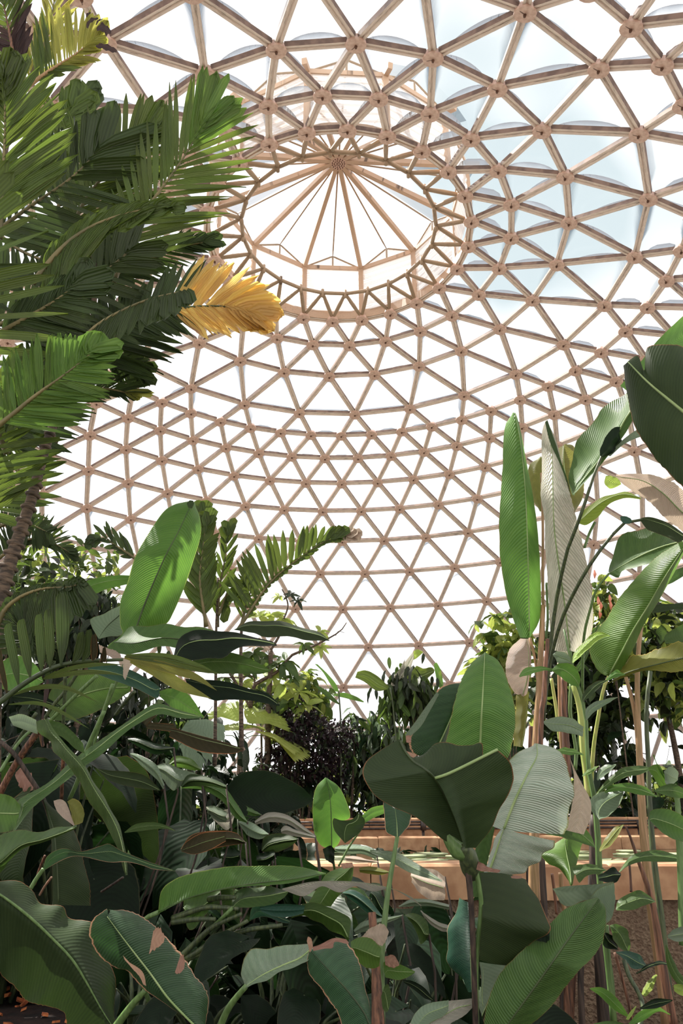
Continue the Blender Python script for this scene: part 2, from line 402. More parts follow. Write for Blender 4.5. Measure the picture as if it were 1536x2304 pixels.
hubs.sort(key=lambda q: (lambda p: -1/p[2] if p else 0)(inside(node(*q))))
mb = MB(); mm = []
def hub_mat(p, spin):
    Z = Vector(p-CEN).normalized(); X = Vector((0, 0, 1)).cross(Z).normalized(); Y = Z.cross(X)
    return Matrix(((X.x, Y.x, Z.x, p[0]), (X.y, Y.y, Z.y, p[1]), (X.z, Y.z, Z.z, p[2]), (0, 0, 0, 1))) @ Matrix.Rotation(spin, 4, 'Z')
for i, (k, s) in enumerate(hubs):
    p = node(k, s); M = hub_mat(p, R_.uniform(2.3, 3.6))
    if i < 299 and inside(p): link('hub', hub_me, dome, M)
    else:
        mb.add([list(M @ Vector(v)) for v in HV], HF); mm += HM
mb.part('distant_hub', dome, [MT['hub'], MT['bolt']], smooth=False, mi=mm, stuff=True)

def pane_geo(pts, n=12):
    """domed acrylic pane: steep curb near the edges, almost flat in the middle"""
    pts = [np.array(p, float) for p in pts]; V = []; fs = []; c = np.mean(pts, axis=0)
    nn = np.cross(pts[1]-pts[0], pts[2]-pts[0]); nn /= np.linalg.norm(nn)
    if nn @ (c-CEN) < 0: nn = -nn
    def hgt(e): return .02+.30*min(1, max(0, e)/.14)**.6
    if len(pts) == 3:
        idx = {}
        for i in range(n+1):
            for j in range(n+1-i):
                # pull the grid lines towards the edges so that the curb has a crisp shoulder
                b = np.array([i, j, n-i-j])/n; b = b**1.0
                b = b/b.sum(); idx[i, j] = len(V)
                V.append((pts[0]*b[0]+pts[1]*b[1]+pts[2]*b[2]) + (c-(pts[0]*b[0]+pts[1]*b[1]+pts[2]*b[2]))*.07 + nn*(.02+.30*min(1, 27*b[0]*b[1]*b[2]/.6)**.5))
        for i in range(n):
            for j in range(n-i):
                fs.append((idx[i, j], idx[i+1, j], idx[i, j+1]))
                if i+j < n-1: fs.append((idx[i+1, j], idx[i+1, j+1], idx[i, j+1]))
    else:
        for i in range(n+1):
            for j in range(n+1):
                u, v = i/n, j/n
                p = (pts[0]*(1-u)+pts[3]*u)*(1-v)+(pts[1]*(1-u)+pts[2]*u)*v
                V.append(p+(c-p)*.06+nn*hgt(min(u, 1-u, v, 1-v)))
        fs = [(i*(n+1)+j, i*(n+1)+j+1, (i+1)*(n+1)+j+1, (i+1)*(n+1)+j) for i in range(n) for j in range(n)]
    return V, fs
panes.sort(key=lambda s: -size_px(s[2]))
pm = {}; mb = MB()
for i, (ty, k, pts) in enumerate(panes):
    if i < 299 and size_px(pts) > 0:
        M = hub_mat(np.array(pts[0]), 0.0)
        key = (ty, k)
        if key not in pm:
            V, fs = pane_geo(pts); Mi = M.inverted(); pm[key] = mesh('pane', [tuple(Mi @ Vector(v)) for v in V], fs, MT['pane'])
        link('pane', pm[key], dome, M)
    else: mb.add(*pane_geo(pts, 7))
mb.part('distant_pane', dome, MT['pane'], stuff=True)

# ---------------------------------------------------------------- cupola over the oculus
cup = thing('cupola', 'twelve-sided cupola crowning the dome, spokes meeting at a round hub over a ring truss', 'cupola', (DC[0], DC[1], ZZ[0]))
def cyl(r, z, j):
    a = PHI0+j*PI/24; return np.array([DC[0]+r*S*math.sin(a), DC[1]+r*S*math.cos(a), z*S+CZ])
ZR, RI = 14.315, 2.597
ring = [cyl(RI, ZR, 2*i+1) for i in range(24)]
def one_tube(name, a, b, r, mat, mid=1.0, k=7):
    q = [a, a+(b-a)*.08, a+(b-a)*.5, a+(b-a)*.92, b]
    part(name, cup, *tube_geo(q, [r*.5, r, r*mid, r, r*.5], k)[:2], MT[mat], uv=tube_geo(q, r, k)[2])
for i in range(24):
    one_tube('ring_tube', ring[i], ring[(i+1) % 24], .04, 'tub')
    for s in (0, 2): one_tube('brace_tube', ring[i], cyl(3.42, 14.03, 2*i+s), .036, 'tub', 1.25)
    q = ring[i]; part('tube_joint', cup, *tube_geo([q-[0, 0, .10], q+[0, 0, .09]], .032, 8)[:2], MT['tub'])
# curb ring closing the drum foot
mb = MB()
for i in range(48):
    p0, p1 = cyl(3.38, 13.98, i), cyl(3.38, 13.98, i+1); q0, q1 = cyl(3.42, 14.3, i), cyl(3.42, 14.3, i+1)
    o0, o1 = cyl(3.52, 13.98, i), cyl(3.52, 13.98, i+1)
    mb.add([p0, p1, q1, q0, o0, o1], [(0, 1, 2, 3), (4, 5, 1, 0)], [(i, 0), (i+1, 0), (i+1, 1), (i, 1), (i, .5), (i+1, .5)])
mb.part('curb_ring', cup, MT['cupf'], smooth=False)
RE, ZE, ZP, ZH = 3.48, 15.92, 16.38, 16.86
hubp = cyl(0, ZH, 0)
def beam(name, a, b, w_, h_, mat='cupf'):
    X = Vector(b-a); L = X.length; X.normalize(); Y = Vector((0, 0, 1)).cross(X).normalized(); Z = X.cross(Y)
    M = Matrix(((X.x, Y.x, Z.x, a[0]), (X.y, Y.y, Z.y, a[1]), (X.z, Y.z, Z.z, a[2]), (0, 0, 0, 1)))
    m = MB(); m.box((0, -w_/2, -h_/2), (L, w_/2, h_/2))
    V = [tuple(M @ Vector(v)) for v in np.vstack(m.v)]; uv = [(x, .1+.8*(y > 0)) for x, y, z in np.vstack(m.v)]
    part(name, cup, V, m.f, MT[mat], uv=uv, smooth=False)
for i in range(12):
    j = 4*i+2; e0, e1 = cyl(RE, ZE, j), cyl(RE, ZE, j+4); pk = cyl(RE*math.cos(PI/12), ZP, j+2)
    f0 = cyl(RE, 14.0, j)
    dirn = (e0-hubp); beam('spoke', hubp+dirn*.05, hubp+dirn*1.10, .085, .11)
    beam('eave_beam', e0, e1, .05, .10)
    # corner post
    u = np.array([math.cos(PHI0+j*PI/24), -math.sin(PHI0+j*PI/24), 0])*.05
    n_ = np.array([math.sin(PHI0+j*PI/24), math.cos(PHI0+j*PI/24), 0])*.05
    part('post', cup, [f0-u-n_, f0+u-n_, f0+u+n_, f0-u+n_, e0-u-n_, e0+u-n_, e0+u+n_, e0-u+n_],
         [(0, 1, 5, 4), (1, 2, 6, 5), (2, 3, 7, 6), (3, 0, 4, 7)], MT['cupf'], smooth=False, uv=[(0, .1), (0, .9), (0, .1), (0, .9), (1.4, .1), (1.4, .9), (1.4, .1), (1.4, .9)])
    one_tube('stay_rod', hubp*.97+pk*.03-[0, 0, .04], pk, .017, 'tub')
    mid = (e0+e1)/2
    part('gable', cup, [e0, e1, pk, e0*.9+mid*.1+[0, 0, .03]], [(0, 1, 2)], MT['sheet'], uv=[(0, 0), (1, 0), (.5, .3), (0, 0)], smooth=False)
    for q in (e0, e1, mid): one_tube('gable_rail', q*1.0, pk, .02, 'tub')
    # corrugated wall sheet, real folds
    g0, g1 = cyl(RE, 14.25, j), cyl(RE, 14.25, j+4); V = []; fs = []; nx = 18
    nor = (mid-[DC[0], DC[1], mid[2]]); nor /= np.linalg.norm(nor)
    for a in range(nx+1):
        t = a/nx; o_ = nor*(.012*(1 if a % 2 else -1))
        z0 = g0*(1-t)+g1*t; z1 = e0*(1-t)+e1*t
        V += [z0+nor*0, z1+nor*0]
    ny = 14; V = []; 
    for b in range(ny+1):
        s = b/ny
        for a in (0, 1):
            q = (g0*(1-a)+g1*a)*(1-s)+(e0*(1-a)+e1*a)*s + nor*(.012*(1 if b % 2 else -1)); V.append(q)
    fs = [(2*b, 2*b+1, 2*b+3, 2*b+2) for b in range(ny)]
    part('wall_sheet', cup, V, fs, MT['sheet'], uv=[(i % 2, (i//2)/ny) for i in range(len(V))], smooth=False)
    h1 = hubp+(e0-hubp)*1.1+[0, 0, .05]; h2 = hubp+(e1-hubp)*1.1+[0, 0, .05]; h3 = hubp+(pk-hubp)*1.1+[0, 0, .05]
    part('roof_pane', cup, [hubp+[0, 0, .06], h1, h3, h2], [(0, 1, 2), (0, 2, 3)], MT['pane'], smooth=False)
# hub drum with bolt heads
mb = MB(); mb.tube([hubp+[0, 0, .10], hubp-[0, 0, .02], hubp-[0, 0, .10]], [.14, .16, .155], 20)
mb.part('spoke_hub', cup, MT['hub'], smooth=False)
mb = MB()
for q in range(3):
    for t in range(5+q*5):
        a = t*2*PI/(5+q*5); r = .035+q*.045; c_ = hubp+[r*math.cos(a), r*math.sin(a), -.10]
        mb.tube([c_, c_-[0, 0, .018]], .011, 6)
mb.part('rivets', cup, MT['bolt'], smooth=False, stuff=True)

# ================================================================ GROUND, WALLS, POND
def gh(x, y):
    """height of the soil: a raised bed close by on the left, the dome floor elsewhere"""
    s = lambda t: max(0, min(1, t))**2*(3-2*max(0, min(1, t)))
    return .78*s((1.0-x)/1.1)*s((6.2-y)/1.2)*s((y+.2)/1.2) + .30*s((6.0-y)/1.0)*s((x-.4)/.8)*s((y-1.2)/1)
V = []; xs = np.linspace(-15, 15, 121); ys = np.linspace(-4.0, 26.6, 123); fs = []
for y in ys:
    for x in xs:
        xb = -.8-(y-6.65)*.325; berm = .9 if (xb-1.1 < x <= xb and 6.8 < y < 13.0) else 0
        n = .03*math.sin(x*5.1+y*3.3)*math.sin(y*6.7-x*2.1)
        V.append((x, y, max(berm, gh(x, y))+n*(.4 if gh(x, y) < .05 else 1)-(.9 if (-.8-(y-6.65)*.325 < x < 7.5 and 6.9 < y < 12.8) else 0)))
nx, ny = len(xs), len(ys)
fs = [(j*nx+i, j*nx+i+1, (j+1)*nx+i+1, (j+1)*nx+i) for j in range(ny-1) for i in range(nx-1)]
fl = link('floor', mesh('floor', V, fs, MT['soil'])); fl['kind'] = 'structure'; fl['label'] = 'dark soil of the planting beds under the leaves'
fl['label'] = 'dark bare soil of the planting beds'
a = np.linspace(0, 2*PI, 64, endpoint=False)
V = [(DC[0]+r*math.cos(t), DC[1]+r*math.sin(t), -.12) for r in (15.4, 90) for t in a]
og = link('trim_1', mesh('lawn', V, [(i, (i+1) % 64, 64+(i+1) % 64, 64+i) for i in range(64)], simple_mat('pale_ground', 'c8c4b8', 'dcd8cc', scale=.3)))
og['kind'] = 'structure'; og['label'] = 'pale open ground outside the dome'

def wall_run(name, label, a, b, zt, th, cop, blocks, body_mat, zb=0.0):
    """masonry wall from a to b with a coping of separate blocks"""
    a, b = np.array(a, float), np.array(b, float); L = np.linalg.norm(b-a); d = (b-a)/L; n = np.array([-d[1], d[0]])
    t = thing(name, label, 'wall', (a[0], a[1], zb))
    def bx(pn, s0, s1, t0, t1, z0, z1, mat, bev=0.0, z_off=0):
        m = MB(); V = []
        for z, i_ in ((z0, 0), (z1-bev, 0), (z1, bev)):
            for s, q in ((s0+i_, t0+i_), (s1-i_, t0+i_), (s1-i_, t1-i_), (s0+i_, t1-i_)):
                p = a+d*s+n*q; V.append((p[0], p[1], z+z_off))
        fs = [(i+4*k, (i+1) % 4+4*k, (i+1) % 4+4*k+4, i+4*k+4) for k in (0, 1) for i in range(4)]+[(8, 9, 10, 11), (3, 2, 1, 0)]
        part(pn, t, V, fs, MT[mat], smooth=False)
    bx('body', 0, L, 0, th, zb, zt-cop, body_mat)
    for i in range(blocks):
        s0, s1 = L*i/blocks, L*(i+1)/blocks
        bx('coping_block', s0+.004, s1-.004, -.05, th+.03, zt-cop, zt, 'coping', .018, R_.uniform(-.004, .004))
    return t, d, n
ZT = 1.065
wall_run('pond_wall', 'near pond wall with tan sandstone coping over rough brown stucco', (-.7, 6.58), (4.9, 6.25), ZT, .34, .25, 6, 'stucco', -.05)
wall_run('pond_wall', 'far low pond edge of tan blocks across the water', (-6.3, 13.15), (7.5, 13.15), 1.02, .3, .2, 14, 'coping')
wall_run('planter_wall', 'upper tan terrace wall behind the far pond edge', (-7.6, 14.35), (8.6, 14.35), 1.285, .3, .17, 14, 'coping')
pr = thing('pipe_rail', 'dark metal pipe rail running along the far pond edge', 'rail', (-6.2, 13.7, 0))
for z in (1.13, 1.19, 1.235): part('pipe', pr, *tube_geo([(-6.2, 13.75, z), (7.2, 13.75, z)], .018, 8)[:2], MT['steel'])
for i in range(8):
    x = -6+i*1.85; part('post', pr, *tube_geo([(x, 13.75, -.02), (x, 13.75, 1.25)], .025, 8)[:2], MT['steel'])
    part('clamp', pr, *tube_geo([(x, 13.69, 1.10), (x, 13.69, 1.25)], .05, 8)[:2], MT['steel'])
V = [(-3.1, 13.1, .82), (7.5, 13.1, .82), (4.9, 6.62, .82), (-.9, 6.97, .82)]
wt = link('pond_water', mesh('pond_water', V, [(3, 2, 1, 0)], MT['water'])); wt['label'] = 'dark still water of the lily pond'; wt['category'] = 'water'
pads = []
for i in range(60):
    for _ in range(60):
        y = R_.uniform(7.6, 12.6); x = R_.uniform(.5, 5.0) if i % 3 else R_.uniform(-1.5, 1.2); r = R_.uniform(.14, .27)
        if abs(x) < .5*y and all(math.hypot(x-a_, y-b_) > r+c_+.02 for a_, b_, c_ in pads): break
    else: continue
    pads.append((x, y, r)); n = 16
    Vp = [(0, 0, .0)]+[(r*(1-.05*math.sin(5*t))*math.cos(t), r*math.sin(t), .006+.012*(r > 0)) for t in np.linspace(.2, 2*PI-.2, n)]
    Vp += [(v[0]*.97, v[1]*.97, v[2]-.014) for v in Vp[1:]]
    fs = [(0, k, k+1) for k in range(1, n)]+[(k, k+n, k+n+1, k+1) for k in range(1, n)]
    me = mesh('lily_pad', Vp, fs, MT['pad'], uv=[(.5+v[0], .5+v[1]*.3) for v in Vp]); o = link('lily_pad', me)
    o.location = (x, y, .824); o.rotation_euler = (0, 0, R_.uniform(0, 6)); o['category'] = 'lily pad'
    o['label'] = 'pale round lily pad floating on the dark pond'; o['group'] = 'lily pads on the pond'

# ================================================================ LEAF BUILDERS
CR = dict(f=(0, 0, 1), k1=(0, 1100, .32552), k2=(0, 1600, .32552), k3=(400, 1300, .32552), k4=(400, 1750, .390625), k5=(800, 1400, .32552),
          k6=(900, 1800, .414063), k7=(1050, 900, .316406), k8=(1050, 1400, .316406), cp=(0, 0, .455729), cq=(0, 500, .403646),
          t1=(0, 0, .214844), t2=(0, 380, .214844), t3=(1236, 1250, .217), t4=(500, 1450, .26042), c7=(560, 1200, .416667))
def px(K, pts):
    x0, y0, s = CR[K]; return [(x0+p[0]*s, y0+p[1]*s) + tuple(p[2:]) for p in pts]
def to3(pts2, ds): return np.array([P(x, y, d) for (x, y), d in zip(pts2, ds)])
def blade_geo(L3, M3, R3, m=5, wave=.0, wk=3.0, camber=.06, pleat=.0, pk=24, ph=0.0, rag=0.0, rs=1):
    n = len(M3); V = []; UVs = []; rg = random.Random(rs)
    nl = [1+rag*(rg.random()-.5) for _ in range(n)]; nr_ = [1+rag*(rg.random()-.5) for _ in range(n)]
    T = np.gradient(M3, axis=0); A = R3-L3; N = np.cross(T, A); N /= np.linalg.norm(N, axis=1)[:, None]+1e-9
    for i in range(n):
        u = i/(n-1)
        for j in range(-m, m+1):
            v = abs(j)/m; E = L3[i] if j < 0 else R3[i]; E = M3[i]+(E-M3[i])*(nl[i] if j < 0 else nr_[i])
            wd = np.linalg.norm(E-M3[i]); p = M3[i]+(E-M3[i])*v
            off = camber*wd*4*v*(1-v) + wave*wd*v**2*math.sin(2*PI*(wk*u+ph+(.25 if j < 0 else 0)))
            off += pleat*wd*math.sin(2*PI*(pk*u-v*2.2))*math.sin(PI*min(1, v*1.1)*.9)
            V.append(p+N[i]*off); UVs.append((u, .5+.5*j/m))
    w_ = 2*m+1
    fs = [(i*w_+j, i*w_+j+1, (i+1)*w_+j+1, (i+1)*w_+j) for i in range(n-1) for j in range(w_-1)]
    return V, fs, UVs
LSEED = [0]
def leaf(pl, K, L, R, mat, d, M=None, e=(0, 0), m=.5, n=36, rib='rib', ribw=.008, wave=.05, wk=3, camber=.08, pleat=0, pk=24, stalk=None, sd=None, sw=.010, smat='stem', rag=.03, name='leaf', label=None, tip=0, col=5):
    """one blade between its left edge L and right edge R (photograph pixels in crop K), midrib M, real depth d (start..end), edge depth offsets e"""
    LSEED[0] += 1
    Lp = spline(px(K, L), n); Rp = spline(px(K, R), n)
    Mp = spline(px(K, M), n) if M is not None else Lp*(1-m)+Rp*m
    dd = prof(d, n)
    L3 = to3(Lp, dd+prof(e[0], n)); R3 = to3(Rp, dd+prof(e[1], n)); M3 = to3(Mp, dd)
    V, fs, uv = blade_geo(L3, M3, R3, col, wave, wk, camber, pleat, pk, LSEED[0]*.37, rag, LSEED[0])
    o = part(name, pl, V, fs, MT[mat], uv=uv, label=label)
    if rib:
        mw = float(np.mean(np.linalg.norm(R3-L3, axis=1))); r0 = min(ribw*.62, mw*.02); c_ = (2*col+1); Mv = np.array(V).reshape(n, c_, 3)[:, col]
        part('midrib', o, *tube_geo(Mv[::2], [r0*.5, r0, r0*.8, r0*.25] if tip else [r0*.25, r0*.7, r0, r0], 6)[:2], MT[rib])
    if stalk is not None:
        sp_ = px(K, stalk); q = spline(sp_, 14); sdd = prof(sd if sd is not None else [np.atleast_1d(d)[-1]], 14)
        part('petiole', o, *tube_geo(to3(q, sdd), np.atleast_1d(sw)*.62, 7)[:2], MT[smat])
    return o
def stalk(pl, K, pts, d, r, mat, name='stem', label=None, k=8):
    q = spline(px(K, pts), 18); V, fs, uv = tube_geo(to3(q, prof(d, 18)), r, k)
    return part(name, pl, V, fs, MT[mat], uv=uv, label=label)
def plant(name, label, cat, K, x, y, d, group=None):
    (a, b), = px(K, [(x, y)]); q = P(a, b, d); return thing(name, label, cat, (q[0], q[1], gh(q[0], q[1])), group)

def leaflet_geo(base, dir_, up, ln, wd, droop, fold=.25, nseg=7, blunt=.35, twist=0.0):
    """one folded palm leaflet; base point, direction, face normal (3D), droop = sag in metres"""
    dir_ = dir_/np.linalg.norm(dir_); side = np.cross(dir_, up); side /= np.linalg.norm(side)+1e-9; nor = np.cross(side, dir_)
    V = []; UVs = []
    for i in range(nseg+1):
        t = i/nseg; c = base+dir_*ln*t+np.array([0, 0, -1])*droop*t*t
        a = twist*t; s_ = side*math.cos(a)+nor*math.sin(a); n_ = -side*math.sin(a)+nor*math.cos(a)
        wv = wd*(.35+.65*min(1, t/.25))*(1-(max(0, t-(1-blunt))/blunt)**1.6*.93)
        V += [c-s_*wv/2+n_*wd*fold*.5, c, c+s_*wv/2+n_*wd*fold*.5]
        UVs += [(t, .02), (t, .5), (t, .98)]
    fs = []
    for i in range(nseg):
        b = 3*i; fs += [(b, b+1, b+4, b+3), (b+1, b+2, b+5, b+4)]
    return V, fs, UVs
FR = []
def frond(pl, K, rach, d, n, LL, RL, aL=50, aR=50, mat='palm', w=26, t0=.12, droop=.06, dep=.15, rr=.012, stiff=.2, tipmat=None, tipfrom=.8, rmat='rach', single=True, blunt=.35, fan=3, jit=4, a_end=.55, fuse=True):
    """palm frond: rachis in photo pixels, leaflet lengths (px profiles) left and right, angles in degrees from the rachis"""
    rp = spline(px(K, rach), 60); dd = prof(d, 60); r3 = to3(rp, dd); s = CR[K][2]
    fo = part('frond', pl, *tube_geo(r3[::3], [rr*1.3, rr, rr*.6, rr*.3], 6)[:2], MT[rmat])
    joined = {}
    for sd, LN, AN in ((-1, LL, aL), (1, RL, aR)):
        if LN is None: continue
        for i in range(n):
            t = t0+(1-t0)*i/(n-1); k = min(58, int(t*59)); lp = prof(LN, 101)[int(t*100)]*s
            if lp < 4: continue
            tg = rp[k+1]-rp[k]; tg = tg/np.linalg.norm(tg)
            ang = prof(AN, 101)[int(t*100)] * (1-(1-a_end)*max(0, (t-.7)/.3)) + R_.gauss(0, jit)
            a_ = math.radians(ang)*sd; dv = np.array([tg[0]*math.cos(a_)-tg[1]*math.sin(a_), tg[0]*math.sin(a_)+tg[1]*math.cos(a_)])
            lp *= R_.uniform(.93, 1.05); D = dd[k]; b = P(rp[k][0], rp[k][1], D); e_ = P(rp[k][0]+dv[0]*lp, rp[k][1]+dv[1]*lp, D+dep*lp*D/F*sd*.6)
            ln = np.linalg.norm(e_-b); ax = e_-b
            view = (np.array([0, 0, CZ])-b); view /= np.linalg.norm(view); up = view+np.array([0, 0, .5])+np.array([R_.gauss(0, .18) for _ in range(3)])
            wd = w*s*D/F*R_.uniform(.8, 1.15)*(1.35 if tipmat == 'palmy' and t > tipfrom else 1)
            if t > .96: wd *= 1.25
            fz = fuse and t > .84
            if fz: wd *= 1.7
            dr = ln*droop*R_.uniform(.6, 1.4)
            g = leaflet_geo(b, ax+np.array([0, 0, dr*.5]), up, ln, wd, dr, fold=.3+stiff*.4, blunt=.12 if fz else blunt*R_.uniform(.7, 1.2), twist=R_.gauss(0, .25))
            mt = tipmat if (tipmat and t > tipfrom) else mat
            FR.append((lp, pl, fo, g, mt, single))
    return fo
def finish_fronds():
    byp = {}
    for q in FR: byp.setdefault(q[1].name, []).append(q)
    for nm, qs in byp.items():
        qs.sort(key=lambda q: -q[0]); rest = {}
        for i, (lp, pl, fo, g, mt, single) in enumerate(qs):
            if i < 250 and single: part('leaflet', fo, g[0], g[1], MT[mt], uv=g[2])
            else: rest.setdefault((fo.name, mt), (fo, MB()))[1].add(*g)
        for (fn, mt), (fo, mb) in rest.items(): mb.part('small_leaflet', fo, MT[mt], stuff=True)

PX = {}
# generic world-space leaf shapes, unit length along +Y, shared by many plants
def unit_blade(name, w, peak, mat, sag=.25, fold=.12, heart=0.0, n=9, m=2, wav=.02):
    V = []; UVs = []
    for i in range(n+1):
        t = i/n
        wd = w*(math.sin(PI*t**peak)**.75 if 0 < t < 1 else 0)+.004
        if heart: wd = w*(1-t)**.8*(1-math.exp(-t*9))*1.35+.004
        for j in range(-m, m+1):
            v = j/m; y = t-heart*abs(v)*(1-t)**3*.25
            V.append((wd*v, y, -sag*t*t+fold*abs(v)*wd*2+wav*math.sin(t*17+v)*abs(v))); UVs.append((t, .5+.5*v))
    k = 2*m+1; fs = [(i*k+j, i*k+j+1, (i+1)*k+j+1, (i+1)*k+j) for i in range(n) for j in range(k-1)]
    return mesh(name, V, fs, MT[mat], UVs), (V, fs, UVs)
UB = {}
def ub(kind, mat):
    if (kind, mat) not in UB:
        a = dict(lance=(.17, .8, .35, .15, 0), broad=(.26, .75, .3, .12, 0), heart=(.36, 1, .35, .15, 1), small=(.22, .9, .2, .2, 0), strap=(.07, .8, .6, .2, 0), long=(.12, .8, .5, .2, 0))[kind]
        small = kind in ('small',)
        UB[kind, mat] = unit_blade('leaf', a[0], a[1], mat, a[2], a[3], a[4], n=4 if small else 9, m=1 if small else 2)
    return UB[kind, mat]
def orient(p, yaw, pitch, roll, s):
    return Matrix.Translation(Vector(p)) @ Matrix.Rotation(yaw, 4, 'Z') @ Matrix.Rotation(pitch, 4, 'X') @ Matrix.Rotation(roll, 4, 'Y') @ Matrix.Scale(s, 4)
def rosette(name, label, cat, x, y, hgt, n, ln, kind, mats, group=None, spread=.5, stemm='stemd', droop=(-1.35, .2), zb=None, face=None):
    """clump of leaves on arching stalks rising from one foot"""
    z = gh(x, y) if zb is None else zb; t = thing(name, label, cat, (x, y, z), group); mb = MB(); PX[t.name] = (x, y, z+hgt*.75, kind, mats[0])
    for i in range(n):
        a = R_.uniform(0, 2*PI) if face is None else R_.gauss(face, .9); h = hgt*R_.uniform(.35, 1.0); r = spread*R_.uniform(.3, 1)*(1.2-h/hgt*.5)
        tip = np.array([x+r*math.cos(a), y+r*math.sin(a), z+h]); b = np.array([x+.03*math.cos(a), y+.03*math.sin(a), z])
        md = (b+tip)/2+np.array([0, 0, .12*h])-np.array([math.cos(a), math.sin(a), 0])*r*.2
        mb.tube(spline([b, md, tip], 6), [.009, .005, .004], 5)
        M = orient(tip, a-PI/2, R_.uniform(*droop), R_.gauss(0, .45), ln*R_.uniform(.6, 1.25))
        link('leaf', ub(kind, R_.choice(mats))[0], t, M)
    mb.part('stem', t, MT[stemm]); return t
def bushy(name, label, cat, x, y, z0, z1, r, n, ln, kind, mats, trunk=.04, single=40, group=None, bark='bark', stems=1, shape=1.0, droop=(-1.2, .3), clump=1, zb=None, frommid=.0):
    """tree or shrub: trunk, branches and leaves (the largest singly, the rest as foliage)"""
    zg = gh(x, y) if zb is None else zb
    t = thing(name, label, cat, (x, y, zg), group); PX[t.name] = (x, y, z1-.2*(z1-z0), kind, mats[0]); mb = MB(); tips = []; zc = (z0+z1)/2; rz = (z1-z0)/2
    for s in range(stems):
        bx_, by_ = x+R_.gauss(0, .04+.06*(stems > 1)*trunk/.03), y+R_.gauss(0, .08*(stems > 1)); tx, ty = bx_+R_.gauss(0, r*.25*(stems > 1)+.05), by_+R_.gauss(0, r*.2)
        tp = np.array([tx, ty, zc+rz*R_.uniform(.1, .5)]); bs = np.array([bx_, by_, zg])
        q = spline([bs, (bs+tp)/2+np.array([R_.gauss(0, .05), R_.gauss(0, .05), 0]), tp], 10); mb.tube(q, [trunk, trunk*.7, trunk*.35], 7)
        nb = max(3, int(12/stems))
        for b in range(nb):
            k = q[R_.randrange(5, 10)]; a = R_.uniform(0, 2*PI); u = R_.uniform(-.8, 1); rr_ = r*math.sqrt(max(0, 1-u*u))*R_.uniform(.6, 1)
            e = np.array([x+rr_*math.cos(a), y+rr_*math.sin(a), zc+rz*u*.95]); md = (k+e)/2+[0, 0, .08]
            qq = spline([k, md, e], 7); mb.tube(qq, [trunk*.35, trunk*.15, .003], 5); tips += [qq[3], qq[4], qq[5], qq[6]]
    mb.part('trunk', t, MT[bark]); lm = []
    for i in range(n//clump):
        u = R_.uniform(-1, 1); a = R_.uniform(0, 2*PI); rad = R_.random()**.4*shape
        if R_.random() < .35: c_ = tips[R_.randrange(len(tips))]+np.array([R_.gauss(0, ln*.5) for _ in range(3)])
        else: c_ = np.array([x+r*rad*math.sqrt(1-u*u)*math.cos(a), y+r*rad*math.sqrt(1-u*u)*math.sin(a), zc+rz*rad*u])
        c_ = c_ + .12*r*np.array([math.sin(c_[2]*5+x), 0, math.sin(c_[0]*6)])
        for j in range(clump):
            lm.append((orient(c_, R_.uniform(0, 6.28) if clump == 1 else j*6.28/clump, R_.uniform(*droop), R_.gauss(0, .5), ln*R_.uniform(.6, 1.2)), R_.choice(mats)))
    lm.sort(key=lambda q: q[0].translation.y - abs(q[0].translation.x)*.0)
    for M, mt in lm[:single]: link('leaf', ub(kind, mt)[0], t, M)
    rest = {}
    for M, mt in lm[single:]:
        V, fs, UVs = ub(kind, mt)[1]; A = np.array(M); W = np.array(V) @ A[:3, :3].T + A[:3, 3]; rest.setdefault(mt, MB()).add(W, fs, UVs)
    for mt, m_ in rest.items(): m_.part('foliage', t, MT[mt], stuff=True)
    return t

# ================================================================ BIG PLANTS
# --- tall banana-like clump on the right, tan cane stems
A = plant('tall_canna', 'tallest paddle-leaved clump with tan canes, rising before the pond wall', 'plant', 'f', 1222, 2300, 3.4)
leaf(A, 'k7', [(335,88),(268,190),(255,450),(232,800),(232,1050),(260,1300),(310,1500),(375,1690)], [(348,92),(378,200),(425,450),(470,680),(508,980),(522,1250),(522,1540),(450,1690)],
     'green', [3.05,3.15,3.3], M=[(341,90),(380,300),(412,600),(425,850),(435,1150),(440,1400),(445,1690)], e=(.10,.05), ribw=.009, stalk=[(448,1690),(470,1780),(490,1880),(520,2200),(500,2430)], sd=[3.3,3.4], wave=.02, smat='stemt')
leaf(A, 'k7', [(560,145),(535,230),(530,450),(532,700),(550,900),(562,1100),(580,1400),(590,1600),(610,1780)], [(568,150),(640,300),(700,560),(765,760),(790,900),(850,1150),(893,1400),(885,1650),(790,1790)],
     'pale', [3.15,3.1,3.2,3.35], M=[(563,147),(600,330),(610,600),(620,900),(650,1150),(690,1420),(735,1785)], e=([-.02,.12,.12,.1],[.0,-.05,.05,.12]), pleat=.035, pk=26, n=80, col=7, wave=.05, wk=4, ribw=.007, stalk=[(735,1785),(760,1950),(790,2100),(800,2500)], sd=[3.35,3.5], label='pale waxy leaf, sunlit cream in its colour, with deep side pleats')
leaf(A, 'k7', [(556,160),(590,300),(650,430),(700,560),(735,680)], [(572,142),(625,290),(668,430),(712,560),(742,690)], 'dark', [3.08,3.06,3.08], rib=None, wave=.08, name='curled_leaf_edge')
leaf(A, 'k7', [(525,405),(450,460),(430,540),(455,680),(520,790)], [(530,400),(545,500),(550,600),(545,700),(530,795)], 'olive', [3.5,3.5], rib=None, e=(.05,0))
leaf(A, 'k7', [(640,350),(620,500),(640,680),(700,790),(765,800)], [(700,310),(765,345),(832,560),(820,700),(770,790)], 'olive', [3.5,3.5], M=[(690,320),(690,450),(720,640),(768,795)], e=(.05,.05))
